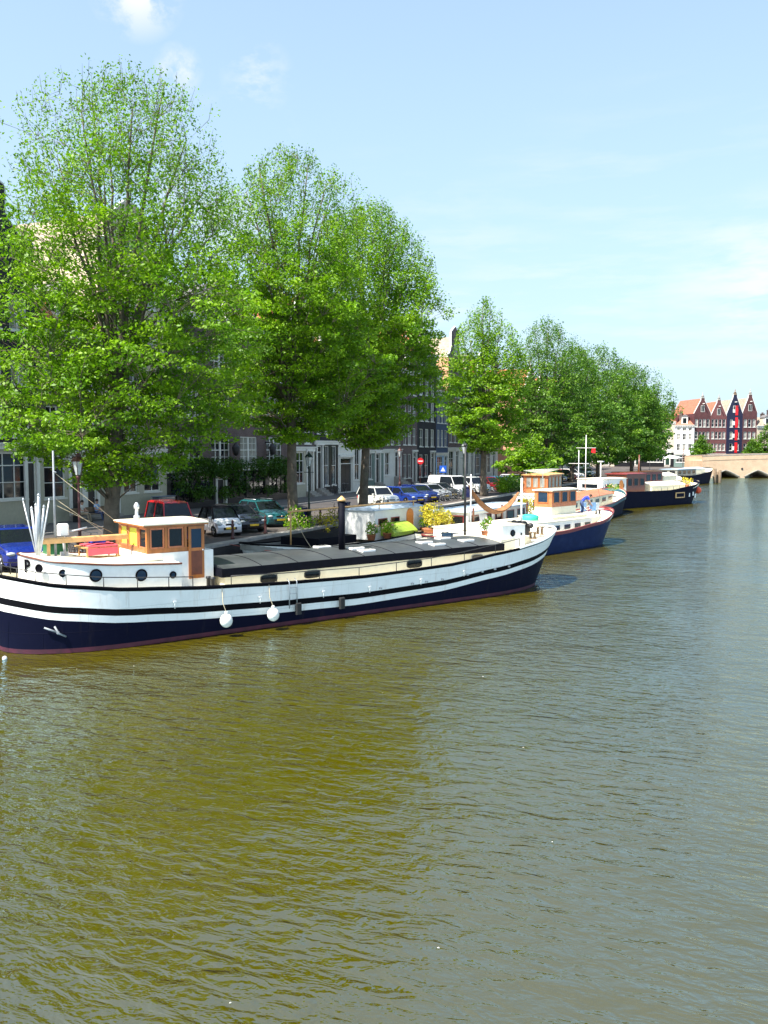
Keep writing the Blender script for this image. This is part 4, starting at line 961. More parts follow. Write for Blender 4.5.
wpane(-X+p_+.01, Y0, .60, 'y', M['yellow_cloth']); wpane(-.40, Y0, .78, 'y', M['yellow_cloth']); wpane(.50, Y0, .60, 'y')
for x, w_ in ((-X+p_+.01, .6), (-.4, .78), (.5, .6)): wpane(x, Y1, w_, 'y')
for s in (1, -1):      # side doors reaching down to the deck
    d = MB(); d.box(s*1.235-.02, s*1.235+.02, 5.84, 6.38, 1.80, 2.80); d.box(s*1.235-.02, s*1.235+.02, 5.84, 5.93, 2.80, 3.5); d.box(s*1.235-.02, s*1.235+.02, 6.29, 6.38, 2.80, 3.5); d.box(s*1.235-.02, s*1.235+.02, 5.93, 6.29, 3.42, 3.5)
    do = d.build('door', M['wood'], who); g = MB(); g.box(s*1.235-.006, s*1.235+.006, 5.93, 6.29, 2.8, 3.42); g.build('pane', M['glass_blue'], do)
    g = MB(); g.box(s*1.235-.028, s*1.235+.028, 5.92, 6.30, 1.92, 2.7); g.build('door_panel', M['wood_dark'], do)
    g = MB(); g.ball((s*1.275, 6.33, 2.72), .03, 6); g.build('handle', M['steel'], do)
r = MB(); r.lathe([(.10, 0), (.10, .12), (.055, .14), (.055, .34), (.09, .36), (.09, .46), (.03, .56)], 10, (-.35, 4.75, z1+.09)); r.build('stove_pipe', M['alu'], who)
# hold: cream coaming, dark hatch cover
co = MB(); co.box(-1.58, 1.58, 6.95, 19.85, 1.15, 1.84); cob = co.build('coaming', M['cream'], BG)
for y in (8.6, 10.35, 15.0, 18.3):
    for s in (1, -1):
        w2, h2 = (.30, .115) if y != 15.0 else (.34, .13)
        w_ = MB(); N_ = 20; prf = [(w2*abs(math.cos(a))**.5*(1 if math.cos(a) > 0 else -1), h2*abs(math.sin(a))**.6*(1 if math.sin(a) > 0 else -1)) for a in [2*math.pi*k/N_ for k in range(N_)]]
        w_.prism([(p[0]*1.12, p[1]*1.2) for p in prf], -.012, .012, 'x'); wo = w_.build('window', M['iron'] if y != 18.3 else M['steel'], cob, (s*1.59, y, 1.60))
        g = MB(); g.prism(prf, -.02, .02, 'x'); g.build('pane', M['glass'], wo)
hc = MB(); nn = 6
prf = [(-1.68, 1.84)]+[(1.68*k/nn, 2.08+.17*(1-(k/nn)**2)) for k in range(-nn, nn+1)]+[(1.68, 1.84)]
hc.prism(prf, 6.85, 19.7, 'y'); hco = hc.build('hatch_cover', M['tarp'], BG)
e = MB()
for s in (1, -1): e.box(s*1.69-.02, s*1.69+.02, 6.82, 19.73, 1.80, 2.085)
e.box(-1.7, 1.7, 6.79, 6.83, 1.80, 2.09); e.build('hatch_edge', M['tarp_edge'], hco)
e = MB()
for k in range(1, 9):
    y = 6.85+12.85*k/9; e.tube([(1.68*j/nn, y, 2.086+.17*(1-(j/nn)**2)) for j in range(-nn, nn+1)], .012, 4)
e.build('cover_seam', M['tarp_edge'], hco)
for y, xx in ((12.95, .55), (13.1, 1.05), (12.2, -.6), (16.4, .5), (16.6, 1.05), (17.9, -.1), (18.4, .8)):
    s_ = MB(); zz = 2.09+.17*(1-(xx/1.68)**2); s_.box(xx-.2, xx+.2, y-.3, y+.3, zz-.03, zz+.05, ch=.015); sk = s_.build('skylight', M['white'], hco)
    s_ = MB(); s_.box(xx-.13, xx+.13, y-.22, y+.22, zz+.0505, zz+.056); s_.build('pane', M['curtain'], sk)
ch = MB(); ch.tube([(.45, 12.4, 2.15), (.45, 12.4, 4.05)], .125, 12); cho = ch.build('funnel', M['tarp_edge'], BG)
ch = MB(); ch.lathe([(.12, 0), (.17, .02), (.17, .07), (.05, .17), (.02, .2)], 12, (.45, 12.4, 4.05)); ch.build('funnel_cap', M['boom_wood'], cho)
pts = [(2.12, y, sh(y)) for y in (6.9, 8.6, 10.3, 12, 13.7, 15.4, 17.1, 18.8, 20.2)]
pts = [(min(2.12, hf(p[1])-.08), p[1], p[2]) for p in pts]
rail(BG, pts, .33, M['iron']); rail(BG, [(-p[0], p[1], p[2]) for p in pts], .33, M['iron'])
# foredeck house and companion box
fd = MB(); fd.prism([(-1.5, 19.74), (1.5, 19.74), (1.1, 22.0), (-1.1, 22.0)], 1.55, 2.22, 'z'); fd.build('fore_deckhouse', M['deck'], BG)
cx = MB(); cx.prism([(.35, 2.2), (1.32, 1.75), (1.32, 2.76), (.35, 2.76)], 19.98, 21.35, 'y'); cx.box(-1.3, .348, 20.6, 21.35, 2.2, 2.50); cb = cx.build('companion_box', M['white'], BG)
porthole(cb, (1.325, 20.6, 2.44), .12, '+x', M['black']); e = MB(); e.box(.33, 1.34, 19.96, 21.37, 2.763, 2.79); e.build('box_lid', M['deck'], cb)
e = MB(); e.box(1.325, 1.34, 21.08, 21.16, 2.32, 2.42); e.build('vent', M['iron'], cb)
# windlass, bollards and bow fittings
wl = MB(); wl.box(-.5, .5, 22.1, 22.25, 2.2, 2.75); wl.box(-.55, -.45, 21.95, 22.5, 2.18, 2.7); wl.box(.45, .55, 21.95, 22.5, 2.18, 2.7)
for x in (-.3, 0, .3): wl.disc((x, 22.35, 2.62), .19, 'x', .12, 12)
wl.tube([(-.8, 22.35, 2.62), (.8, 22.35, 2.62)], .05, 6); wl.ball((.7, 22.35, 2.62), .13, 6); wl.build('windlass', M['iron'], BG)
for c in ((1.25, 21.9, 2.1), (-1.25, 21.9, 2.1), (.75, 22.9, 2.2), (-.75, 22.9, 2.2)): bollard(BG, c, 1.0, M['grey_wood'])
for c in ((1.75, 6.35, 1.48), (-1.75, 6.35, 1.48)): bollard(BG, c, 1.25)
mst = MB(); mst.tube([(-.9, 19.9, 2.2), (-.9, 19.9, 6.1)], [.055, .04], 8); mst.lathe([(.05, 0), (.08, .04), (.08, .1), (.02, .16)], 8, (-.9, 19.9, 6.1)); mst.build('mast', M['iron'], BG)
mst = MB(); mst.tube([(-.75, 20.1, 2.2), (-.75, 20.1, 4.9)], .03, 6); mst.build('pole', M['white'], BG)
mst = MB(); mst.tube([(-.1, 22.6, 2.2), (-.1, 22.6, 4.7)], .045, 6); mst.build('jackstaff', M['white'], BG)
# boarding ladder, lashings and rubbing pads on the side
ld = MB()
for y in (9.0, 9.3): ld.tube([(HB+.04, y, .62), (HB+.04, y, 1.52), (HB-.1, y, 1.62)], .018, 5)
for z in (.72, .92, 1.12, 1.32): ld.tube([(HB+.04, 9.0, z), (HB+.04, 9.3, z)], .015, 5)
ld.build('boarding_ladder', M['steel'], BG)
for y in (9.35, 11.15):
    f = MB(); f.box(HB-.03, HB+.09, y-.1, y+.12, .38, .78, ch=.03); f.build('rubbing_pad', M['rubber'], BG)
for y in (4.9, 7.9, 10.4, 12.4, 14.8, 17.0):
    f = MB(); f.box(HB-.03, HB+.035, y-.05, y+.05, sh(y)-.42, sh(y)-.37); f.tube([(HB+.012, y, sh(y)-.4), (HB+.0, y, sh(y)-.62)], .012, 4); f.build('scupper', M['white'], BG)
for y in (12.9, 14.4, 15.1, 15.9, 17.2, 18.0, 18.7, 19.5):
    f = MB(); xx = hf(y)-.01; f.box(xx-.04, xx+.045, y-.035, y+.035, sh(y)*.63-.01, sh(y)*.63+.05); f.build('cleat', M['steel'], BG)
an = MB(); x0 = hf(1.4)+.12
an.tube([(x0-.25, 1.15, .82), (x0-.10, 1.5, .66)], .03, 5); an.tube([(x0-.16, 1.42, .84), (x0-.06, 1.5, .64), (x0-.08, 1.72, .52)], .032, 5); an.ball((x0-.09, 1.5, .65), .05, 6); an.build('anchor', M['pole_grey'], BG)
# boom, spars, ropes on the aft deck
b = MB(); b.box(-.09, .09, 1.45, 4.3, 3.10, 3.27, ch=.03); b.box(-.05, .05, 1.75, 1.83, 2.7, 3.10); b.box(-.05, .05, 3.9, 4.0, 2.5, 3.10); b.build('boom', M['boom_wood'], BG)
m2 = MB(); m2.tube([(0, 2.0, 2.7), (0, 2.0, 5.95)], [.04, .028], 8); m2.tube([(0, 2.0, 5.3), (.25, 2.0, 5.3)], .02, 5); m2.build('mizzen_mast', M['pole_grey'], BG)
m2 = MB()
for p, q_ in (((0, 2.0, 5.3), (.1, 4.35, 3.3)), ((0, 2.0, 4.5), (.2, 3.4, 3.4)), ((0, 2.0, 4.3), (-.3, 3.9, 3.3))): m2.tube([p, q_], .007, 4)
m2.build('rigging', M['rope'], BG)
def on(bt, x, y, z): return tuple(wmat(bt) @ Vector((x, y, z)))
BRZ = -R(29)
# ---- loose things on and against the big barge
for (y, lb) in ((6.52, 'pale round fender hanging on the white barge side below the wheelhouse door'), (8.24, 'pale round fender hanging on the white barge side left of the boarding ladder')):
    t = thing('fender', lb, 'fender', on(BG, HB+.26, y, .28), BRZ, 'round fenders on the white barge')
    b = MB(); b.ball((0, 0, .26), .205, 12, sc=(1, 1, 1.08)); b.lathe([(.05, .46), (.06, .50), (.04, .56)], 8); b.build('ball', M['fender'], t)
    b = MB(); b.tube([(0, 0, .54), (-.22, 0, .80), (-.27, 0, 1.28)], .013, 4); b.build('lanyard', M['rope'], t)
t = thing('folded_parasols', 'bundle of tall pale poles and furled covers standing at the stern of the white barge', 'poles', on(BG, .1, 1.45, 2.68), BRZ)
for (dx, dy, hh, r_, m_) in [(-.35, -.30, 1.75, .024, 'alu'), (.05, .05, 1.9, .065, 'steel'), (-.1, .0, 1.6, .045, 'alu'), (.22, .30, 1.75, .026, 'alu'), (.1, .18, 1.55, .05, 'steel'), (-.2, -.1, 1.5, .045, 'alu')]:
    b = MB(); b.tube([(dx*.1, dy*.1, 0), (dx*.55, dy*.55, hh*.5), (dx, dy, hh)], [r_*.6, r_, r_*.75], 7); b.lathe([(r_*.8, 0), (r_, .03), (.01, .09)], 7, (dx, dy, hh)); b.build('pole', M[m_], t)
t = thing('storage_box', 'dark green storage box on the aft deck of the white barge', 'box', on(BG, -.7, 2.2, 2.62), BRZ)
b = MB(); b.box(-.32, .32, -.3, .3, 0, .42, ch=.03); b.build('box', M['green_box'], t); b = MB(); b.box(-.35, .35, -.33, .33, .42, .5, ch=.03); b.build('lid', M['green_box'], t)
t = thing('deck_table', 'low wooden table with slatted legs on the aft deck of the white barge', 'table', on(BG, -.1, 3.35, 2.56), BRZ)
b = MB()
for k in range(5): b.box(-.45+k*.18, -.29+k*.18, -.6, .6, .34, .38)
b.build('table_top', M['boom_wood'], t)
for sx in (-.4, .36):
    for sy in (-.5, .46): b = MB(); b.box(sx, sx+.05, sy, sy+.05, 0, .34); b.build('leg', M['boom_wood'], t)
b = MB(); b.box(-.4, .4, -.45, .5, .385, .42); b.box(.40, .43, -.45, .5, .12, .42); b.add([(-.4, -.45, .42), (.4, -.45, .42), (.3, -.1, .47), (-.3, -.05, .46), (.35, .4, .47), (-.3, .45, .45)], [(0, 1, 2, 3), (3, 2, 4, 5)])
tag(b.build('tablecloth', M['pink'], None, on(BG, -.1, 3.35, 2.56), BRZ), 'bright pink cloth spread over the low table on the white barge', 'cloth')
b = MB(); b.tube([(-.2, -.2, .49), (.0, .0, .53), (.15, .2, .49)], [.09, .13, .07], 6); tag(b.build('folded_towel', M['blue_cloth'], None, on(BG, -.1, 3.35, 2.56), BRZ), 'crumpled blue towel on the pink cloth', 'towel')
t = thing('outboard_motor', 'small white outboard motor clamped beside the mizzen of the white barge', 'motor', on(BG, -.2, 2.3, 2.6), BRZ)
b = MB(); b.box(-.13, .13, -.16, .16, .72, 1.08, ch=.05); b.build('cowling', M['white'], t); b = MB(); b.tube([(0, 0, .72), (0, .05, .1)], .05, 6); b.box(-.03, .03, -.1, .15, .05, .2); b.tube([(0, .15, .8), (0, .75, .92)], .03, 6); b.build('shaft', M['alu'], t)
def hammock():
    t = thing('hammock', 'brown net hammock slung between the masts on the foredeck of the white barge', 'hammock')
    A = Vector(on(BG, -.9, 19.9, 4.45)); B = Vector(on(BG, -.1, 22.6, 4.05)); b = MB(); n = 14
    side = Vector(on(BG, 1, 0, 0))-Vector(on(BG, 0, 0, 0))
    rows = []
    for i in range(n+1):
        u = i/n; p = A.lerp(B, .06+.88*u); sag = 1.35*(1-(2*u-1)**2); p.z -= sag*.82; wdt = .05+.26*math.sin(math.pi*u)
        rows.append([tuple(p+side*wdt*s+Vector((0, 0, .14*(abs(s)**2)*math.sin(math.pi*u)))) for s in (-1, -.5, 0, .5, 1)])
    vs = [q for r_ in rows for q in r_]; o = len(vs); vs2 = vs+[(x, y, z-.03) for x, y, z in vs]
    fs = [(5*i+k, 5*i+k+1, 5*i+6+k, 5*i+5+k) for i in range(n) for k in range(4)]
    b.add(vs2, fs+[tuple(reversed([q+o for q in f])) for f in fs], 0, True); b.build('net', M['rope_brown'], t)
    c = MB(); c.tube([A, A.lerp(B, .06)+Vector((0, 0, -.02))], .015, 4); c.tube([B, A.lerp(B, .94)+Vector((0, 0, -.02))], .015, 4); c.build('cord', M['rope'], t)
hammock()
def leafy(name, label, cat, loc, blobs, leaf, per=70, size=.07, pot=None, group=None, potr=.25, poth=.3, seed=1, flowers=0, stem=True):
    t = thing(name, label, cat, loc, 0, group); zz = 0
    if pot:
        b = MB(); b.lathe([(potr*.75, 0), (potr, poth*.9), (potr*1.08, poth*.92), (potr*1.08, poth), (potr*.9, poth), (potr*.88, poth-.04)], 12); b.build('pot', M[pot], t); zz = poth
    link('foliage', leaves_mesh('foliage', [(x, y, z+zz) for x, y, z, r_ in blobs], [r_ for *_x, r_ in blobs], per, size, seed, [M[leaf]], .9, .3), t)
    if stem:
        s = MB()
        for x, y, z, r_ in blobs: s.tube([(0, 0, zz-.02), (x*.5, y*.5, zz+z*.6), (x, y, zz+z)], .012, 4)
        s.build('stems', M['bark'], t, fix=False)
    if flowers:
        s = MB(); rs = random.Random(seed)
        for _ in range(flowers):
            x, y, z, r_ = rs.choice(blobs); s.ball((x+rs.gauss(0, r_*.5), y+rs.gauss(0, r_*.5), z+zz+rs.uniform(0, r_*.8)), rs.uniform(.03, .06), 4)
        s.build('flowers', M['petal'], t)
    return t
leafy('potted_plant', 'small potted plant beside the mast on the white barge foredeck', 'plant', on(BG, .3, 19.95, 2.3), [(0, 0, .25, .22), (.1, .1, .4, .2)], 'leaf', pot='terracotta', potr=.16, poth=.2, seed=5, flowers=5)
# ===== mooring ropes
def rope(label, a, b, sag, r_=.014, m_='rope', name='mooring_rope'):
    A, B = Vector(a), Vector(b); q = MB(); q.tube([A.lerp(B, i/12)-Vector((0, 0, sag*4*(i/12)*(1-i/12))) for i in range(13)], r_, 4); return tag(q.build(name, M[m_]), label, 'rope', 'mooring ropes')
rope('pale mooring rope running left from the stern of the white barge', on(BG, .75, -.3, 2.0), (-24.3, 14.0, 1.4), .1)
rope('sagging mooring rope from behind the funnel of the white barge to the quay plants', on(BG, -2.1, 13.5, 1.5), (-24.7, 43.4, 2.6), .6)
rope('faded red line stretched from the white barge to the quay wall', on(BG, -1.9, 14.5, 1.6), (-24.6, 36.5, 1.35), .15, .016, 'rope_red')
# ===== houseboat with the orange door
HBt = boat('white houseboat with an orange door, moored behind the funnel of the big barge', (-22.1, 35.7), 9, 16, 'houseboat', 'houseboat')
s2 = interp([(0, 1.55), (3, 1.2), (8, 1.1), (13, 1.25), (16, 1.7)])
h2 = hull(HBt, 16, 1.95, s2, [(.02, NV), (lambda s: .3*s, NV), (lambda s: .62*s, M['black']), (lambda s: s-.12, WHH), (lambda s: s, M['white'])], ls=3, lb=3.5, bulw=.3, oh=.7, ob=.5, deckm=M['deck_grey'])
cb = cabin(HBt, 1.0, 8.4, 13.6, 1.0, 2.6, M['white'], M['greyroof'], over=.08, rt=.05, camber=.12)
for y in (9.2, 10.5):
    for s in (1, -1): pane_box(cb, (s*1.004, y, 1.95), .8, .32, '+x' if s > 0 else '-x', M['maroon'], M['glass'])
d = MB(); N_ = 12
prf = [(-.36, 1.05), (.36, 1.05), (.36, 2.2)]+[(.36*math.cos(a), 2.2+.36*math.sin(a)) for a in [math.pi*k/N_ for k in range(1, N_)]]+[(-.36, 2.2)]
d.prism(prf, 1.01, 1.05, 'x'); d.build('door', M['orange'], cb, (0, 12.1, 0)); d = MB(); d.box(1.051, 1.075, 12.45, 12.52, 1.1, 2.5); d.build('door_post', M['white'], cb)
b = MB(); b.tube([(.9, 1.0, 3.0), (.9, 13, 2.95)], .05, 6); b.tube([(.9, 1.2, 1.4), (.9, 1.2, 3.0)], .04, 6); b.tube([(.9, 9.0, 2.5), (.9, 9.0, 2.97)], .03, 6); b.tube([(.9, 12.7, 1.2), (.9, 12.7, 2.95)], .04, 6); b.build('spar', M['boom_wood'], HBt)
b = MB(); b.prism([(-1.2, 3.0), (1.2, 3.0), (1.5, 5.9), (-1.5, 5.9)], 1.15, 1.55, 'z'); b.build('hatch', M['tarp_edge'], HBt)
b = MB(); prf = [(1.0*k/6, 1.3+.5*(1-(k/6)**2)) for k in range(-6, 7)]; b.prism([(-1.0, 1.1)]+prf+[(1.0, 1.1)], 3.4, 5.9, 'y'); tag(b.build('upturned_dinghy', M['leaf_yellow'] if False else mat('lime_cover', (.30, .42, .04), .6), None, on(HBt, .9, 5.6, .1), -R(9)), 'lime green covered dinghy on the houseboat deck before the white cabin', 'dinghy')
for i, (y, x, nm, lf, sd) in enumerate([(7.6, 1.3, 'leafy potted plant at the left end of the houseboat cabin', 'leaf', 41), (8.9, 1.5, 'flowering potted plant in front of the houseboat cabin windows', 'leaf', 42), (12.9, 1.5, 'reddish flowering pot just right of the orange door', 'leaf', 43)]):
    leafy('potted_plant', nm, 'plant', on(HBt, x, y, 1.1), [(0, 0, .25, .3), (.2, .2, .35, .28), (-.1, .3, .45, .26), (.1, -.3, .3, .25)], lf, pot='terracotta', seed=sd, flowers=14, group='potted plants on the boats')
# ===== flat roofed houseboat
FB = boat('flat roofed pale houseboat with a bluish roof behind the foredeck of the big barge', (-17.4, 46.0), 8, 13, 'houseboat', 'houseboat')
s3 = interp([(0, 1.3), (8, 1.1), (13, 1.4)])
h3 = hull(FB, 13, 1.6, s3, [(.02, NV), (lambda s: .6*s, M['black']), (lambda s: s, WHH)], ls=2, lb=2.5, bulw=.15, oh=.3, ob=.3, deckm=M['deck'])
cb = cabin(FB, 1.2, 2.4, 11.0, 1.0, 2.35, M['white'], M['greyroof'], over=.15, rt=.08, camber=.05, n=5, ne=2, wfm=M['maroon'])
for y in (2.6, 6.6, 10.6): b = MB(); b.box(1.38, 1.46, y, y+.1, 1.1, 2.6); b.build('deck_post', M['wood_dark'], FB)
leafy('yellow_shrub', 'big bright yellow shrub on the boat deck right of the orange door', 'shrub', on(FB, -.2, .7, 1.15), [(0, 0, .7, .55), (.5, .3, .6, .5), (-.4, .5, .7, .5), (.2, -.6, .5, .45), (.3, .9, .6, .5), (0, .3, 1.1, .5), (.5, 1.2, .35, .4), (-.3, -.2, 1.0, .4)], 'leaf_yellow', per=170, size=.07, pot='wood_dark' if False else 'terracotta', potr=.55, poth=.35, seed=51)
for (y, x, sd, lb) in [(11.9, .2, 62, 'yellow green potted shrub at the far end of the flat roofed houseboat')]:
    leafy('potted_plant', lb, 'plant', on(FB, x+.5, y+.2, 1.2), [(0, 0, .4, .4), (.4, .2, .4, .36), (-.3, .3, .6, .4), (.2, -.3, .8, .36), (.1, .2, .95, .35)], 'leaf_yellow' if sd == 62 else 'leaf', per=120, pot='terracotta', potr=.35, poth=.35, seed=sd, group='potted plants on the boats')
# ===== blue and white barge behind the bow
B2 = boat('blue hulled barge with white bulwarks and a wooden wheelhouse, beyond the white bow', (-15.6, 42.9), 19, 16.6, 'barge', 'motor_barge')
s4 = interp([(0, 1.5), (5, 1.2), (9, 1.25), (13, 1.55), (16.6, 2.15)])
h4 = hull(B2, 16.6, 2.0, s4, [(.02, M['blue_hull']), (lambda s: s-.16, M['blue_hull']), (lambda s: s-.04, M['maroon']), (lambda s: s, M['maroon'])], ls=3, lb=4.4, bulw=.2, oh=.7, ob=.6, capm=M['maroon'])
cabin(B2, 1.5, 1.2, 12.9, .9, 1.78, M['white'], M['deck'], name='low_deckhouse', over=.06, rt=.05, n=10, ne=1, wh=.28, wfm=M['white'], gm=M['glass_blue'])
wh2 = cabin(B2, .62, 9.7, 12.5, 2.55, 3.5, M['wood_red'], M['cream'], name='wheelhouse', over=.10, n=3, wh=.58, ne=1, wfm=M['wood'], gm=M['glass_blue'])
cabin(B2, 1.2, 8.9, 12.8, 1.8, 2.0, M['cream'], M['deck'], name='main_deckhouse', over=.05, rt=.02, n=0)
cabin(B2, .60, 9.72, 12.48, 2.03, 2.54, M['cream'], M['wood'], name='wheelhouse_base', over=.0, rt=.005, camber=0, n=0)
fs_ = MB(); fs_.prism([(-1.3, 13.2), (1.3, 13.2), (.9, 15.2), (-.9, 15.2)], 1.3, 1.75, 'z'); fs_.build('fore_hatch', M['deck'], B2)
bollard(B2, (.5, 15.4, 1.8)); bollard(B2, (1.6, 1.2, 1.3))
# things on it
t = thing('laundry_rack', 'light blue and white washing hung over a rack on the foredeck of the blue barge', 'washing', on(B2, .3, 14.7, 1.78), -R(19))
b = MB()
for y in (-.5, .5): b.tube([(-.5, y, 0), (.4, y, .8)], .018, 4); b.tube([(.5, y, 0), (-.4, y, .8)], .018, 4)
for x in (-.4, -.1, .2, .4): b.tube([(x, -.5, .8), (x, .5, .8)], .012, 4)
b.build('rack', M['alu'], t)
b = MB()
for x, y0, y1, dz in ((.42, -.45, .05, .5), (.18, -.3, .4, .4), (-.42, -.4, .3, .55)): b.box(x-.012, x+.012, y0, y1, .8-dz, .82)
b.build('cloths', M['lightblue_cloth'], t); b = MB(); b.box(.405, .43, .1, .46, .35, .82); b.build('white_cloth', M['white'], t)
t = thing('deck_chair', 'pale folding deck chair on the foredeck of the white barge', 'chair', on(BG, -.9, 21.4, 2.22), BRZ)
b = MB(); b.box(-.25, .25, -.25, .25, .38, .42); b.build('seat', M['fender'], t); b = MB(); b.add([(-.25, -.25, .42), (.25, -.25, .42), (.25, -.48, .9), (-.25, -.48, .9), (-.25, -.21, .42), (.25, -.21, .42), (.25, -.44, .9), (-.25, -.44, .9)], [(0, 1, 2, 3), (7, 6, 5, 4), (0, 3, 7, 4), (1, 5, 6, 2), (3, 2, 6, 7)]); b.build('backrest', M['alu'], t)
for sx in (-.23, .23): b = MB(); b.tube([(sx, -.25, 0), (sx, .25, .4)], .015, 5); b.build('leg', M['alu'], t); b = MB(); b.tube([(sx, .25, 0), (sx, -.25, .4)], .015, 5); b.build('leg', M['alu'], t)
b = MB(); b.lathe([(.42, 0), (.5, .1), (.52, .32), (.3, .42), (.05, .45)], 14); tag(b.build('covered_tub', M['teal_cloth'], None, on(B2, .4, 7.7, 1.8), 0), 'round tub under a teal green cover on the blue barge', 'tub')
t = thing('canvas_awning', 'small pale canvas awning on a pole behind the wooden cabins', 'awning', on(B2, -1.0, 11.2, 2.3), -R(10))
b = MB(); b.add([(-.9, -.9, 2.4), (.9, -.7, 2.5), (.8, .9, 2.5), (-.8, .8, 2.42), (0, 0, 2.2), (-.9, -.9, 2.37), (.9, -.7, 2.47), (.8, .9, 2.47), (-.8, .8, 2.39), (0, 0, 2.17)], [(0, 1, 4), (1, 2, 4), (2, 3, 4), (3, 0, 4), (6, 5, 9), (7, 6, 9), (8, 7, 9), (5, 8, 9)]); b.build('canvas', M['white'], t)
b = MB(); b.tube([(0, 0, -1.0), (0, 0, 2.2)], .03, 6); b.build('pole', M['white'], t)
# ===== dark barge D with the timber saloon
B4 = boat('dark hulled barge with a reddish timber saloon and two white masts', (-15.6, 60.6), 3, 27, 'barge', 'motor_barge')
s5 = interp([(0, 1.5), (8, 1.2), (18, 1.25), (23, 1.6), (27, 2.2)])
hull(B4, 27, 2.1, s5, [(.02, NV), (lambda s: s-.3, NV), (lambda s: s, mat('teal_rail_paint', (.02, .08, .11), .5))], ls=3, lb=4.5, bulw=.3, oh=.7, ob=.6, capm=M['maroon'])
cabin(B4, 1.3, .8, 5.2, 1.2, 2.7, M['white'], M['deck'], name='aft_deckhouse', n=2, over=.05)
cabin(B4, .9, 1.9, 5.6, 2.85, 4.1, M['wood_red'], M['boom_wood'], name='saloon', over=.15, n=4, wh=.7, ne=3, wfm=M['wood'], gm=M['curtain'])
cabin(B4, 1.45, 6.2, 21.0, 1.1, 2.0, M['cream'], M['wood_red'], name='hold_cover', over=.1, rt=.04, camber=.3, n=6, wh=.35, ne=1)
for (y, zt, rr_) in ((15.4, 7.2, .048), (13.0, 5.9, .042)):
    b = MB(); b.tube([(.3, y, 2.1), (.3, y, zt)], [rr_, rr_*.6], 7); b.tube([(-.55, y, zt-1.1), (1.15, y, zt-1.1)], .022, 5); b.build('mast', M['white'], B4)
b = MB(); b.prism([(1.1, 6.08), (1.1, 5.65), (.75, 5.7), (.8, 6.05)], 15.4, 15.415, 'y'); b.build('pennant', M['red'], B4)
b = MB()
for (x, y, z) in [(1.9, 14.4, 1.5), (-1.9, 14.4, 1.5), (.3, 26, 2.2), (.3, 1, 4.1)]: b.tube([(.3, 15.4, 7.1), (x, y, z)], .010, 3)
b.build('rigging', M['iron'], B4)
leafy('potted_plant', 'flowering pot at the bow of the dark barge with two masts', 'plant', on(B4, .6, 24.5, 1.7), [(0, 0, .3, .35), (.3, .3, .4, .3), (-.2, .3, .5, .3)], 'leaf', pot='terracotta', seed=71, flowers=16, group='potted plants on the boats')
# ===== black hulled sailing barge E
B5 = boat('black hulled barge with a dark red wheelhouse and an orange fender at its bow', (-16.8, 87.8), 25, 20, 'barge', 'motor_barge')
s6 = interp([(0, 1.95), (6, 1.65), (12, 1.6), (16.5, 2.0), (20, 2.5)])
h6 = hull(B5, 20, 2.2, s6, [(.02, NV), (lambda s: s-.10, M['navy']), (lambda s: s, NV)], ls=3, lb=4.6, bulw=.3, oh=.8, ob=.7, capm=M['navy'])
cb = cabin(B5, 1.5, .8, 4.9, 1.3, 3.0, M['white'], M['deck'], name='aft_deckhouse', over=.08, n=2, ne=1, wh=.4)
d = MB(); d.prism([(p[0]*.9, p[1]*.95+.2) for p in prf and [(-.4, 1.2), (.4, 1.2), (.4, 2.0), (.3, 2.25), (.1, 2.4), (-.1, 2.4), (-.3, 2.25), (-.4, 2.0)]], 1.505, 1.54, 'x'); d.build('door', M['orange'], cb, (0, 4.0, .4))
cabin(B5, 1.2, 5.4, 8.8, 1.4, 3.4, M['wood_dark'], M['maroon'], name='wheelhouse', over=.15, n=3, ne=2, wfm=M['wood_dark'], wh=.7)
cabin(B5, 1.55, 9.6, 16.2, 1.4, 2.1, M['cream'], M['deck'], name='hatch', over=.08, rt=.04, camber=.35)
for y in (10.5, 11.7, 12.9, 14.1, 15.3): b = MB(); b.tube([(h6(y)-.1, y, s6(y)-.02), (h6(y)-.1, y, s6(y)+.35)], .02, 5); b.build('stanchion', M['iron'], B5)
b = MB(); x = h6(14.0)*.985; b.box(x-.03, x+.05, 13.2, 15.0, .75, 1.35); nb = b.build('name_board', M['boom_wood'], B5); b = MB(); b.box(x+.052, x+.06, 13.35, 14.85, .85, 1.25); b.build('board_face', M['navy'], nb)
for y, z in ((16.2, 1.0), (17.1, 1.1), (17.7, .85)): b = MB(); x = h6(y)*.95; b.box(x-.04, x+.02, y-.09, y+.09, z-.2, z+.2); b.build('draught_mark', M['white'], B5)
b = MB(); b.tube([(0, 2.6, 2.9), (0, 2.6, 4.7)], .06, 6); b.box(-.3, .3, 2.45, 2.75, 4.7, 4.8); b.build('funnel', M['white'], B5)
b = MB(); b.tube([(0, 9.5, 1.9), (0, 9.5, 5.4)], .08, 7); b.build('mast', M['wood_dark'], B5)
b = MB(); b.ball((0, 0, .38), .38, 12); b.lathe([(.07, .74), (.06, .84)], 6); tag(b.build('fender', M['orange_red'], None, on(B5, .35, 21.1, .9), 0), 'orange red ball fender at the bow of the black hulled barge', 'fender')
for (x, y, lb, m_) in ((.3, 18.6, 'rounded bundle under a pale cover on the bow of the black barge', 'deck'), (-.2, 17.3, 'white cushions heaped on the foredeck of the black barge', 'white')):
    b = MB(); b.ball((0, 0, .3), .5, 8, sc=(1, 1.1, .75)); b.ball((.35, .35, .22), .35, 8); tag(b.build('covered_bundle', M[m_], None, on(B5, x, y, 1.75), 0), lb, 'bundle')
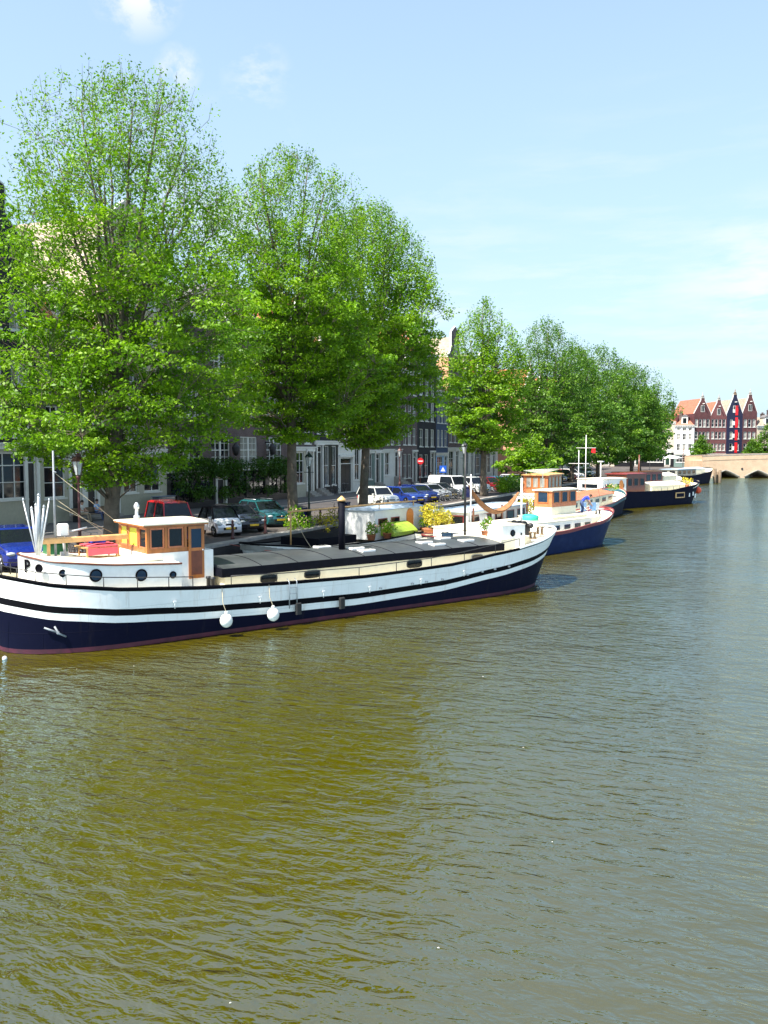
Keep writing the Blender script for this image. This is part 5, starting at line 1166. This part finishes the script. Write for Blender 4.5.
leafy('potted_plant', 'yellow green plant on the bow of the black barge', 'plant', on(B5, .7, 18.0, 1.75), [(0, 0, .3, .4), (.3, .4, .4, .36), (-.3, .2, .5, .3)], 'leaf_yellow', seed=81, per=50, size=.1, pot='terracotta', group='potted plants on the boats')
# ===== farther boats
B6 = boat('brown cabined barge lying behind the black hulled one', (-17.4, 112), 14, 20, 'barge', 'motor_barge')
s7 = interp([(0, 1.6), (8, 1.3), (16, 1.5), (20, 2.2)])
hull(B6, 20, 2.1, s7, [(.02, NV), (lambda s: s-.2, NV), (lambda s: s, WHH)], ls=3, lb=4.5)
cabin(B6, 1.4, 1.5, 11.5, 1.3, 3.0, M['maroon'], M['wood_dark'], name='deckhouse', n=5, ne=2, wfm=M['wood_dark']); cabin(B6, 1.4, 12, 17, 1.3, 2.3, M['deck'], M['deck'], name='hatch', camber=.4)
B7 = boat('navy hulled cruiser with a pale cabin moored just before the bridge', (-16.4, 150), 17, 20, 'boat', 'motor_cruiser')
s8 = interp([(0, 1.7), (8, 1.5), (15, 2.0), (20, 2.7)])
hull(B7, 20, 2.3, s8, [(.02, NV), (lambda s: s-.15, NV), (lambda s: s, NV)], ls=2, lb=6)
cabin(B7, 1.5, 3, 11, 1.4, 2.6, M['deck_grey'], M['greyroof'], name='saloon', n=4, ne=2); cabin(B7, 1.4, 11.3, 15.5, 1.5, 2.5, M['deck'], M['greyroof'], name='fore_cabin', camber=.3)
b = MB(); b.tube([(0, 9, 3), (0, 9, 6)], .07, 6); b.build('mast', M['wood_dark'], B7)
for (x, y, ph, lb) in ((-12.6, 172.5, 12, 'small boat under a red cover moored before the left end of the bridge'),):
    t = boat(lb, (x, y), ph, 7, 'boat', 'small_boat'); s9 = lambda q: .7+.02*q
    hull(t, 7, 1.1, s9, [(.02, M['maroon']), (lambda s: s, M['maroon'])], ls=1.5, lb=3)
    b = MB(); prf9 = [(1.05*k/6, .75+.65*(1-(k/6)**2)) for k in range(-6, 7)]; b.prism(prf9, .4, 5.4, 'y'); b.build('cover', M['orange_red'], t)
for i, (x, y, h) in enumerate([(-9.0, 166.5, 2.6), (-8.2, 166.9, 2.3), (-8.6, 167.6, 2.0)]):
    b = MB(); b.lathe([(.26, -1.5), (.25, h-.1), (.18, h)], 10); tag(b.build('mooring_post', M['grey_wood'], None, (x, y, 0)), ['tallest timber mooring post standing in the water before the bridge', 'middle timber mooring post in the water before the bridge', 'lowest timber mooring post in the water before the bridge'][i], 'post', 'mooring posts')
# ------------------------------------------------------------------ cars
CM = {}
def paint(name, c):
    if name not in CM: CM[name] = mat('car_paint_'+name, c, .25, .15, var=0, coat=.8)
    return CM[name]
def car(label, loc, rz, L, W, H, colour, hood=.9, belt=.98, ws=(.22, .05), rr=(-.36, -.47), r=.31, name='parked_car', roofcol=None, rack=False, van=False, group='cars parked along the quay', plate=True):
    """+Y is forward; ws = windscreen base and top, rr = rear glass top and base, as fractions of the length"""
    t = thing(name, label, 'van' if van else 'car', loc, rz, group)
    P = colour; h = L/2; wf, wb = h-.78*(L/4.2), -h+.78*(L/4.2)
    def arch(c): return [(c+1.18*r*math.cos(a), r+1.18*r*math.sin(a)) for a in [math.pi*k/8 for k in range(0, 9)]]
    lo = .2
    pr = [(h-.03, lo+.12), (h, .5), (h-.06, .66), (h-.18, hood-.10), (h-.45, hood-.02), (ws[0]*L, belt-.02), (rr[1]*L, belt), (-h+.10, belt-.06), (-h+.02, .62), (-h, .45), (-h+.05, lo+.1), (-h+.15, lo)]
    pr += [q for q in reversed(arch(wb))]+[q for q in reversed(arch(wf))]+[(h-.12, lo)]
    b = MB(); K = [-1, -.93, -.5, 0, .5, .93, 1]; n = len(pr)
    vs = []
    for k in K:
        for (y, z) in pr:
            x = W/2*k; e = max(0, (abs(y)/h-.62)/.38); x *= 1-.13*e**2
            if z > .7: x *= 1-.05*(z-.7)/.3
            yy = y*(1-.045*abs(k)**3*(abs(y)/h)**4); zz = z
            if abs(k) == 1: zz = z-(.04 if z > .6 else 0)
            elif abs(k) <= .5 and z > .8: zz = z+.025
            vs.append((x, yy, zz))
    fs = [tuple(range(n)), tuple(range(len(K)*n-1, (len(K)-1)*n-1, -1))]
    for i in range(len(K)-1):
        for j in range(n): q = (j+1) % n; fs.append((i*n+j, (i+1)*n+j, (i+1)*n+q, i*n+q))
    b.add(vs, fs, 0, False); bo = b.build('body', P, t)
    # greenhouse
    x0, x1 = W/2*.93, W/2*.76; zb = belt-.04; zt = H-.06
    Y = [ws[0]*L, ws[1]*L, rr[0]*L, rr[1]*L]
    g = MB(); g.add([(-x0, Y[3], zb), (x0, Y[3], zb), (x0, Y[0], zb), (-x0, Y[0], zb), (-x1, Y[2], zt), (x1, Y[2], zt), (x1, Y[1], zt), (-x1, Y[1], zt)], [(4, 5, 6, 7), (0, 1, 5, 4), (2, 3, 7, 6), (1, 2, 6, 5), (3, 0, 4, 7)])
    go = g.build('windows', M['glass'], t)
    rf = MB(); o = .035
    ring0 = [(-x1-o, Y[2]-o, zt-.03), (x1+o, Y[2]-o, zt-.03), (x1+o, Y[1]+o, zt-.03), (-x1-o, Y[1]+o, zt-.03)]
    ring1 = [(-x1+.07, Y[2]+.08, H), (x1-.07, Y[2]+.08, H), (x1-.07, Y[1]-.14, H), (-x1+.07, Y[1]-.14, H)]
    rf.add(ring0+ring1, [(4, 5, 6, 7), (0, 1, 5, 4), (1, 2, 6, 5), (2, 3, 7, 6), (3, 0, 4, 7)])
    for s in (1, -1):
        for (ya, yb, th) in ((Y[0], Y[1], .05), (Y[3], Y[2], .07)): rf.tube([(s*(x0+.004), ya, zb), (s*(x1+.004), yb, zt)], th*.75, 4, smooth=False)
        ym = (Y[1]+Y[2])/2+.05; rf.tube([(s*(x0+.006), ym, zb), (s*(x1+.006), ym, zt)], .035, 4, smooth=False)
        if van: # blank panels behind the doors
            rf.add([(s*(x0+.012), Y[3], zb), (s*(x0+.012), ym, zb), (s*(x1+.012), ym, zt), (s*(x1+.012), Y[2], zt)], [(0, 1, 2, 3)])
    rf.build('roof', roofcol or P, t)
    for s in (1, -1):
        for wc in (wf, wb):
            w = MB(); tf = Matrix.Translation((s*(W/2-.11), wc, r)) @ Matrix.Rotation(R(90), 4, 'Y')
            w.lathe([(r*.62, -.09), (r*.93, -.10), (r, -.06), (r, .06), (r*.93, .10), (r*.62, .09)], 18, tf=tf); wo = w.build('wheel', M['rubber'], t)
            q = MB(); q.lathe([(r*.61, -.085), (r*.61, .085)], 14, tf=tf)
            for k in range(5): a = k*1.2566; q.tube([tuple(tf @ Vector((0, 0, .092*s))), tuple(tf @ Vector((r*.6*math.cos(a), r*.6*math.sin(a), .092*s)))], .03, 4)
            q.build('rim', M['steel'], wo)
        e = h*.97; l_ = MB(); l_.ball((0, 0, 0), 1, 8, sc=(.17, .10, .075)); l_.build('headlight', M['lampglass'], t, (s*W*.36, h-.13, .66))
        l_ = MB(); l_.box(-.09, .09, -.03, .03, -.09, .09, ch=.02); l_.build('tail_light', M['red'], t, (s*W*.39, -h+.045, .74))
        m_ = MB(); m_.box(-.09, .09, -.06, .06, -.06, .06, ch=.02); m_.build('mirror', P, t, (s*(W/2+.05), Y[0]-.25, belt+.03))
    gr = MB(); gr.box(-W*.24, W*.24, h-.045, h+.012, .36, .50); gr.box(-W*.16, W*.16, h-.10, h-.03, .60, .68); gr.build('grille', M['rubber'], t)
    if plate:
        p = MB(); p.box(-.26, .26, h+.013, h+.025, .40, .51); p.build('number_plate', M['plate'], t)
    if rack:
        q = MB()
        for x in (-x1*.85, x1*.85): q.tube([(x, Y[2]+.1, H+.05), (x, Y[1]-.15, H+.05)], .02, 4)
        q.build('roof_rails', M['steel'], t)
    return t
M['plate'] = mat('yellow_number_plate', (.75, .50, .03), .5, var=0)
HD = R(-121)
c_ = lambda n, *k: paint(n, k)
zc = QZ+.002
car('bright blue car at the left edge of the photo behind the barge stern', (-27.4, 26.0, zc), HD, 4.3, 1.75, 1.5, c_('bright_blue', .006, .02, .20))
car('red boxy car with a dark windscreen parked behind the wheelhouse', (-27.9, 36.7, zc), HD, 3.9, 1.62, 1.95, c_('red', .50, .012, .015), hood=1.0, belt=1.1, ws=(.20, .10), rr=(-.44, -.48), r=.34)
car('tiny white and black two seater between the red and the black car', (-27.0, 39.6, zc), HD, 2.55, 1.55, 1.54, c_('white', .75, .76, .78), hood=.86, belt=.95, ws=(.30, .12), rr=(-.34, -.46), r=.29, roofcol=M['black'])
car('black hatchback parked between the tiny white car and the teal car', (-27.6, 42.2, zc), HD, 4.2, 1.76, 1.47, c_('black', .012, .012, .016))
car('dark teal car parked beside the trunk of the second elm', (-28.2, 46.0, zc), HD, 4.4, 1.75, 1.5, c_('teal', .015, .10, .11), rack=True)
car('small white car parked right of the funnel in front of the brick houses', (-28.6, 64.0, zc), HD, 3.9, 1.7, 1.62, c_('pearl', .70, .71, .66), hood=.95, belt=1.02, ws=(.22, .10), rr=(-.42, -.48))
car('blue saloon parked right of the small white car', (-28.2, 68.5, zc), HD, 4.5, 1.78, 1.45, c_('blue', .010, .035, .22))
car('dark blue car with a green tinted windscreen, nearer the yellow shrub', (-28.4, 72.3, zc), HD, 4.3, 1.76, 1.45, c_('deep_blue', .006, .016, .12))
car('dark grey car half hidden by the bicycles beside the white van', (-28.4, 77.8, zc), HD, 4.2, 1.74, 1.46, c_('dark_grey', .05, .055, .06))
car('large white van with blank sides in the middle of the parked row', (-29.0, 82.4, zc), HD, 5.1, 1.95, 2.0, c_('van_white', .78, .78, .78), hood=1.12, belt=1.15, ws=(.33, .20), rr=(-.47, -.49), r=.34, van=True, name='parked_van')
car('cream white estate car right of the white van', (-28.6, 88.0, zc), HD, 4.4, 1.78, 1.72, c_('pearl', .7, .7, .66), hood=1.0, belt=1.05, ws=(.25, .12), rr=(-.44, -.48))
far = [(74.9, 'silver grey hatchback squeezed between the dark blue and dark grey cars', (.32, .34, .36)), (93.0, 'dark red car partly behind the shrubs on the quay', (.22, .01, .015)), (96.2, 'mid blue car parked right of the dark red one', (.02, .12, .42)), (99.5, 'blue green hatchback beside the low young tree', (.02, .16, .22)), (103.0, 'silver car near the salmon side wall', (.50, .52, .55)), (107.0, 'grey car under the dark lower crown', (.20, .22, .24)),
       (115.5, 'pale silver car seen above the wheelhouse roof', (.60, .63, .66)), (119.2, 'dark blue car right of the pale silver one', (.02, .04, .16)), (123, 'silver grey car beyond the white mast', (.42, .45, .5)), (127, 'black car beyond the white mast', (.015, .015, .018)), (131, 'red car in the shade of the distant elms', (.35, .015, .015)), (136, 'white car in the shade of the distant elms', (.7, .7, .7)), (143, 'dark green car far along the quay', (.02, .07, .05)), (148, 'silver estate car farthest along the quay', (.45, .46, .48))]
for i, (y, lb, c) in enumerate(far): car(lb, (-28.2, y, zc), HD+rnd.uniform(-.05, .05), rnd.uniform(4.0, 4.5), 1.76, rnd.uniform(1.44, 1.6), paint('row_%d' % i, c))
# ------------------------------------------------------------------ street lamps, signs, bollards
def lamp(label, loc, m_, hgt=4.4):
    t = thing('street_lamp', label, 'street lamp', loc, 0, 'old street lamps along the quay'); s = hgt/4.4
    b = MB(); b.lathe([(.17, 0), (.17, .12), (.13, .2), (.12, .75), (.15, .8), (.15, .9), (.075, 1.0), (.06, 1.25), (.085, 1.3), (.06, 1.36), (.05, 2.4), (.075, 2.45), (.05, 2.5), (.04, 3.35), (.08, 3.42), (.10, 3.5), (.05, 3.55)], 10, tf=Matrix.Scale(s, 4)); b.tube([(-.32*s, 0, 3.2*s), (.32*s, 0, 3.2*s)], .02, 5); b.build('post', m_, t)
    b = MB(); b.lathe([(.11, 3.56), (.23, 4.1), (.225, 4.11)], 6, tf=Matrix.Scale(s, 4), smooth=False); b.build('lantern_glass', M['lampglass'], t)
    b = MB()
    for k in range(6): a = k*math.pi/3; b.tube([(.115*s*math.cos(a), .115*s*math.sin(a), 3.55*s), (.24*s*math.cos(a), .24*s*math.sin(a), 4.11*s)], .012, 4)
    b.lathe([(.26, 4.10), (.28, 4.13), (.17, 4.27), (.10, 4.30), (.09, 4.38), (.03, 4.42), (.02, 4.5)], 6, tf=Matrix.Scale(s, 4), smooth=False); b.build('lantern_frame', m_, t)
lamp('oxblood red street lamp behind the aft deck of the white barge', (-25.6, 27.6, QZ), M['lamp_red'])
lamp('dark street lamp between the second and third elms', (-25.6, 47.0, QZ), M['lamp_green'])
lamp('tall dark street lamp left of the slim yellow green elm', (-25.6, 76.5, QZ), M['lamp_green'], 5.2)
lamp('street lamp on the far pavement by the bicycles', (-35.3, 84.5, HZ), M['lamp_red'], 4.6)
lamp('distant street lamp beside the dark lower crown of the fifth elm', (-25.4, 117, QZ), M['lamp_green'])
def sign(label, loc, rz, kind, hgt, s):
    t = thing('road_sign', label, 'sign', loc, rz); b = MB(); b.tube([(0, .05, 0), (0, .05, hgt+s)], .035, 6); b.build('pole', M['lamp_red'] if kind == 'round' else M['steel'], t)
    b = MB()
    if kind == 'round':
        b.disc((0, 0, hgt), s, 'y', .02, 20); o = b.build('plate', M['red'], t); b = MB(); b.box(-s*.7, s*.7, -.016, -.0105, hgt-s*.16, hgt+s*.16); b.build('bar', M['white'], o)
    else:
        b.box(-s, s, -.01, .01, hgt-s, hgt+s); o = b.build('plate', mat('blue_sign', (.02, .12, .60), .4, var=0), t)
        b = MB(); b.add([(-s*.7, -.014, hgt-s*.6), (s*.7, -.014, hgt-s*.6), (0, -.014, hgt+s*.65)], [(0, 1, 2)]); b.build('symbol', M['white'], o)
sign('red round no entry sign on a dark red pole between parked cars', (-34.6, 88.6, QZ), R(35), 'round', 3.3, .36)
sign('blue square sign with a white triangle by the pale doorway', (-35.6, 98.5, HZ), R(35), 'square', 2.1, .42)
sign('small red round sign far along the quay above the silver cars', (-33.5, 127, QZ), R(30), 'round', 2.9, .42)
for i, y in enumerate([31.8, 33.5, 35.0, 38.0, 41.2, 47.6, 51.0, 53.2, 58, 61.5]):
    b = MB(); b.lathe([(.11, 0), (.11, .08), (.075, .12), (.06, .62), (.085, .68), (.085, .74), (.05, .8), (.07, .87), (.05, .95), (.01, 1.0)], 10)
    tag(b.build('bollard', M['lamp_red'], None, (-25.15, y, QZ)), 'short dark red cast bollard at the quay edge, number %s counting from the barge stern' % ['one', 'two', 'three', 'four', 'five', 'six', 'seven', 'eight', 'nine', 'ten'][i], 'bollard', 'cast bollards along the quay edge')
# ------------------------------------------------------------------ bicycles
def make_bike():
    t = thing('bicycle', 'x', 'bicycle', (0, 0, 0), 0, 'bicycles on the quay'); r = .34
    for y in (-.52, .52):
        w = MB(); w.ring((0, y, r), r-.02, .02, 'x', 22, 5); wo = w.build('wheel', M['rubber'], t)
        s = MB()
        for k in range(9): a = k*2*math.pi/9; s.tube([(0, y, r), (0, y+(r-.03)*math.cos(a), r+(r-.03)*math.sin(a))], .004, 3)
        s.ring((0, y, r), r-.045, .008, 'x', 20, 4); s.build('spokes', M['steel'], wo)
    f = MB()
    for p in ([(0, -.52, r), (0, -.08, .29), (0, .38, .86)], [(0, -.08, .29), (0, -.25, .86)], [(0, -.24, .76), (0, .36, .78)], [(0, -.52, r), (0, -.25, .78)], [(0, .52, r), (0, .42, .68), (0, .36, 1.02)]): f.tube(p, .017, 5)
    f.tube([(0, -.52, .72), (0, -.80, .55), (0, -.84, .35)], .022, 4); f.build('frame', M['iron'], t)
    h = MB(); h.tube([(-.28, .12, 1.03), (-.27, .32, 1.08), (0, .37, 1.04), (.27, .32, 1.08), (.28, .12, 1.03)], .014, 5); h.build('handlebar', M['steel'], t)
    s = MB(); s.ball((0, -.27, .92), .12, 6, sc=(.8, 1.15, .35)); s.build('saddle', M['rubber'], t)
    c = MB(); c.box(-.06, .06, -.75, -.4, .73, .75); c.build('carrier', M['iron'], t); return t
BK = make_bike()
bikes = [(-26.0, 33.9, 20, 'black bicycle leaning at the quay edge nearest the wheelhouse aft window'), (-26.3, 32.6, 50, 'black bicycle beside the trunk of the nearest elm'), (-25.7, 27.2, 70, 'bicycle by the oxblood street lamp'), (-26.4, 28.9, 35, 'bicycle parked behind the low pink covered table'), (-26.3, 31.7, 80, 'bicycle just left of the nearest elm trunk'),
         (-26.3, 52.0, 60, 'bicycle near the foot of the dark street lamp'), (-26.6, 57.0, 40, 'bicycle left of the houseboat cabin under the third elm'), (-26.1, 58.2, 75, 'bicycle with its front wheel towards the third elm'), (-26.4, 59.6, 50, 'bicycle third from the foot of the third elm'), (-38.9, 78.6, 5, 'bicycle against the dark house front left of the third elm'), (-38.9, 76.6, -4, 'bicycle leaning by the tall white door frame'),
         (-26.5, 71.8, 80, 'bicycle in the rack behind the yellow shrub, nearest'), (-26.4, 73.0, 70, 'bicycle in the rack behind the yellow shrub, second'), (-26.5, 74.2, 85, 'bicycle in the rack behind the yellow shrub, third'), (-26.4, 75.3, 75, 'bicycle in the rack behind the yellow shrub, fourth'), (-26.3, 76.6, 80, 'bicycle nearest the white van'), (-26.6, 91, 60, 'bicycle by the shrubs beyond the white van')]
for i, (x, y, a, lb) in enumerate(bikes):
    o = BK if i == 0 else copy_tree(BK)
    o.location = (x, y, (HZ if x < -35 else QZ)+.004); o.rotation_euler = (0, R(6), R(a)); o['label'] = lb
# ------------------------------------------------------------------ people
def person(label, loc, rz, pose, shirt, trousers, hair='hair', sc=1., holding=None):
    t = thing('person', label, 'person', loc, rz); S = sc
    if pose == 'stand':
        J = dict(pel=(0, 0, .95), wa=(0, .0, 1.12), ch=(0, -.01, 1.36), nk=(0, 0, 1.50), hd=(0, .02, 1.60), ht=(0, .02, 1.74), hl=(-.1, 0, .90), kl=(-.11, .08, .50), al=(-.12, .0, .09), tl=(-.13, .16, .04), hr=(.1, 0, .90), kr=(.11, -.02, .50), ar=(.12, -.12, .10), tr=(.13, .03, .04),
                 sl=(-.19, 0, 1.42), el=(-.25, -.03, 1.14), wl=(-.24, .10, .92), fl=(-.23, .14, .83), sr=(.19, 0, 1.42), er=(.25, -.03, 1.14), wr=(.22, .14, .95), fr=(.2, .2, .88))
    elif pose == 'sit':
        J = dict(pel=(0, 0, .52), wa=(0, -.03, .70), ch=(0, -.04, .94), nk=(0, -.02, 1.08), hd=(0, .02, 1.18), ht=(0, .03, 1.32), hl=(-.1, .03, .5), kl=(-.14, .46, .52), al=(-.14, .50, .09), tl=(-.15, .66, .04), hr=(.1, .03, .5), kr=(.14, .46, .52), ar=(.12, .56, .09), tr=(.13, .72, .04),
                 sl=(-.19, -.03, 1.0), el=(-.24, .06, .75), wl=(-.14, .28, .68), fl=(-.08, .36, .68), sr=(.19, -.03, 1.0), er=(.24, .06, .75), wr=(.14, .28, .70), fr=(.08, .36, .70))
    else:   # bending forward
        J = dict(pel=(0, -.05, .93), wa=(0, .08, 1.06), ch=(0, .28, 1.20), nk=(0, .40, 1.25), hd=(0, .50, 1.25), ht=(0, .62, 1.27), hl=(-.1, -.05, .88), kl=(-.12, .06, .49), al=(-.12, -.02, .09), tl=(-.13, .13, .04), hr=(.1, -.05, .88), kr=(.12, .04, .49), ar=(.12, -.06, .10), tr=(.13, .1, .04),
                 sl=(-.19, .32, 1.2), el=(-.22, .42, .94), wl=(-.12, .55, .78), fl=(-.1, .6, .7), sr=(.19, .32, 1.2), er=(.22, .42, .94), wr=(.12, .55, .78), fr=(.1, .6, .7))
    RR = dict(pel=.135, wa=.125, ch=.145, nk=.055, hd=.085, ht=.075, hl=.095, kl=.06, al=.042, tl=.035, hr=.095, kr=.06, ar=.042, tr=.035, sl=.06, el=.043, wl=.03, fl=.028, sr=.06, er=.043, wr=.03, fr=.028)
    E_ = [('pel', 'wa'), ('wa', 'ch'), ('ch', 'nk'), ('nk', 'hd'), ('hd', 'ht'), ('pel', 'hl'), ('hl', 'kl'), ('kl', 'al'), ('al', 'tl'), ('pel', 'hr'), ('hr', 'kr'), ('kr', 'ar'), ('ar', 'tr'), ('ch', 'sl'), ('sl', 'el'), ('el', 'wl'), ('wl', 'fl'), ('ch', 'sr'), ('sr', 'er'), ('er', 'wr'), ('wr', 'fr')]
    ks = list(J); me = bpy.data.meshes.new('body'); me.from_pydata([Vector(J[k])*S for k in ks], [(ks.index(a), ks.index(b)) for a, b in E_], [])
    tmp = bpy.data.objects.new('tmp', me); COL.objects.link(tmp)
    md = tmp.modifiers.new('s', 'SKIN'); 
    for i, k in enumerate(ks): me.skin_vertices[0].data[i].radius = (RR[k]*S, RR[k]*S*(.8 if k in ('pel', 'wa', 'ch') else 1))
    me.skin_vertices[0].data[ks.index('pel')].use_root = True
    sb = tmp.modifiers.new('u', 'SUBSURF'); sb.levels = 1; sb.render_levels = 1
    bpy.context.view_layer.update(); dg = bpy.context.evaluated_depsgraph_get(); out = bpy.data.meshes.new_from_object(tmp.evaluated_get(dg)); bpy.data.objects.remove(tmp)
    out.name = 'body'; out.materials.clear()
    for m_ in (M['skin'], shirt, trousers, M['rubber']): out.materials.append(m_)
    zone = {'nk': 0, 'hd': 0, 'ht': 0, 'el': 0, 'er': 0, 'wl': 0, 'wr': 0, 'fl': 0, 'fr': 0, 'ch': 1, 'wa': 1, 'sl': 1, 'sr': 1, 'pel': 2, 'hl': 2, 'hr': 2, 'kl': 2, 'kr': 2, 'al': 2, 'ar': 2, 'tl': 3, 'tr': 3}
    for p in out.polygons: p.use_smooth = True; c = p.center; k = min(ks, key=lambda k: (Vector(J[k])*S-c).length-RR[k]*S*.5); p.material_index = zone[k]
    body = link('body', out, t)
    hd = Vector(J['hd']).lerp(Vector(J['ht']), .5)*S; b = MB(); b.ball((hd.x, hd.y-.02, hd.z+.035), .105*S, 8, sc=(.92, 1.02, .95)); b.build('hair', M[hair], t)
    b = MB(); b.ball((hd.x, hd.y+.10, hd.z-.02), .022, 5); b.ball((hd.x-.088, hd.y, hd.z-.02), .025, 5); b.ball((hd.x+.088, hd.y, hd.z-.02), .025, 5); b.build('face', M['skin'], t)
    # hands with fingers
    for s, wk, fk in ((-1, 'wl', 'fl'), (1, 'wr', 'fr')):
        wv = Vector(J[wk])*S; fv = Vector(J[fk])*S; d = (fv-wv).normalized(); sd = d.cross(Vector((0, 0, 1))); sd = sd.normalized() if sd.length > .1 else Vector((1, 0, 0)); b = MB()
        for k, ln in enumerate((.07, .08, .075, .06)): p = fv+sd*(k-1.5)*.02; b.tube([p, p+d*ln*.5, p+d*ln+Vector((0, 0, -.015))], [.010, .009, .007], 5)
        b.tube([wv.lerp(fv, .4), wv.lerp(fv, .4)+sd*s*.05+d*.04], [.012, .009], 5); b.build('fingers', M['skin'], t)
    return t
shb = mat('pale_blue_shirt', (.30, .48, .75), .8); shw = mat('white_shirt', (.7, .68, .64), .8); shr = mat('dark_clothes', (.02, .02, .03), .8); jeans = mat('blue_jeans', (.05, .08, .18), .85); khaki = mat('khaki_trousers', (.35, .28, .19), .85); roy = mat('royal_blue_top', (.01, .04, .55), .7)
BN = thing('street_bench', 'dark bench on the pavement with two people sitting on it', 'bench', (-38.9, 42.9, HZ), R(-90), None)
b = MB()
for k in range(3): b.box(-1.5, 1.5, -.2+k*.15, -.08+k*.15, .40, .44)
b.build('seat', M['grey_wood'], BN); b = MB(); b.box(-1.5, 1.5, -.24, -.20, .55, .85); b.build('backrest', M['grey_wood'], BN)
for x in (-1.3, 1.25): b = MB(); b.box(x, x+.06, -.2, .2, 0, .399); b.build('leg', M['iron'], BN)
person('person in a pale blue shirt sitting on the bench left of the nearest elm trunk', (-38.9, 43.5, HZ-.03), R(-90), 'sit', shb, jeans)
person('person in a light top and khaki trousers sitting at the left end of the bench', (-38.9, 42.2, HZ-.03), R(-82), 'sit', shw, khaki)
person('person in dark clothes walking on the pavement, left of the blue sign', (-36.6, 97.0, HZ), R(160), 'stand', shr, shr)
person('person in a pale top standing right of the blue sign', (-36.4, 100.6, HZ), R(200), 'stand', shw, jeans)
person('person in dark clothes standing by the corner house doorway', (-37.2, 131.5, HZ), R(180), 'stand', shr, jeans)
person('person in a royal blue top bending over the foredeck of the blue barge', on(B2, .45, 13.5, 1.78), -R(60), 'bend', roy, jeans)
# ------------------------------------------------------------------ quay plants, boxes and street clutter
leafy('wild_shrub', 'sunlit green shrub with pale flowers on the quay edge right of the teal car', 'shrub', (-25.0, 44.0, QZ), [(0, 0, .5, .5), (.1, .7, .4, .45), (.2, -.6, .4, .4), (0, .3, 1.0, .4), (.3, 1.3, .3, .4), (.35, .2, .2, .5)], 'leaf', per=120, size=.08, seed=91, flowers=24)
leafy('wild_shrub', 'trailing yellow green shrub hanging over the quay edge nearer the second lamp', 'shrub', (-24.8, 46.6, QZ), [(0, 0, .4, .45), (.3, .5, .3, .45), (.45, 1.1, .1, .4), (.1, 1.6, .5, .4), (.4, 0, -.2, .35)], 'leaf_yellow', per=90, size=.08, seed=92)
for (y, h_, sd, lb) in ((92.5, 1.1, 93, 'dark green rounded shrub on the quay right of the white van'), (95.3, 1.0, 94, 'dark green shrub second from the white van'), (88.9, 1.2, 95, 'olive green shrub directly below the white van')):
    leafy('quay_shrub', lb, 'shrub', (-25.6, y, QZ), [(rnd.uniform(-.5, .5), rnd.uniform(-1.2, 1.2), rnd.uniform(.4, h_+.2), .6) for _ in range(9)], 'leaf_ivy' if sd != 95 else 'leaf', per=90, size=.13, seed=sd, group='shrubs in a row on the quay')
for i, (y, rz, c, lb) in enumerate([(78.9, 20, 'blue_cloth', 'dark blue wheeled bin by the bicycles beside the white van'), (52.6, 10, 'tarp_edge', 'dark blue wheeled bin near the second street lamp'), (46.6, 5, 'tarp_edge', 'dark wheeled bin behind the second elm trunk')]):
    t = thing('wheeled_bin', lb, 'bin', (-26.0, y, QZ), R(rz), 'wheeled bins on the quay'); b = MB(); b.prism([(-.27, .08), (.27, .08), (.33, 1.0), (-.33, 1.0)], -.33, .33, 'x'); b.build('body', paint('bin_blue', (.012, .02, .09)), t)
    b = MB(); b.box(-.36, .36, -.38, .36, 1.003, 1.08, ch=.03); b.build('lid', paint('bin_blue', (.012, .02, .09)), t)
    for x in (-.34, .34): b = MB(); b.disc((x, -.25, .1), .1, 'x', .05, 12); b.build('wheel', M['rubber'], t)
t = thing('utility_box', 'grey steel street cabinet against the cream house front', 'cabinet', (-38.9, 50.2, HZ), R(90)); b = MB(); b.box(-.9, .9, -.3, .3, 0, 1.15, ch=.03); b.build('cabinet', paint('cabinet', (.10, .13, .15)), t); b = MB(); b.box(-.95, .95, -.35, .35, 1.152, 1.2); b.build('cabinet_top', M['paint_blue'], t)
for i, (y, m_, lb) in enumerate([(33.9, 'white', 'first parasol'), ]): pass
# cafe parasols at the far left end of the bridge
for (x, y, lb, m_) in [(-20.5, 205, 'white cafe parasol farthest right beside the bridge foot', 'white'), (-24.5, 202, 'pale pink cafe parasol second from the bridge foot', 'petal'), (-28, 200, 'cream cafe parasol third from the bridge foot', 'deck')]:
    t = thing('cafe_parasol', lb, 'parasol', (x, y, QZ), 0, 'cafe parasols by the bridge'); b = MB(); b.lathe([(2.6, 2.5), (2.6, 2.7), (1.3, 3.05), (.05, 3.3)], 8, smooth=False); b.build('canopy', M[m_], t); b = MB(); b.tube([(0, 0, 0), (0, 0, 2.9)], .05, 6); b.lathe([(.4, 0), (.4, .08), (.06, .12)], 10); b.build('pole', M['alu'], t)
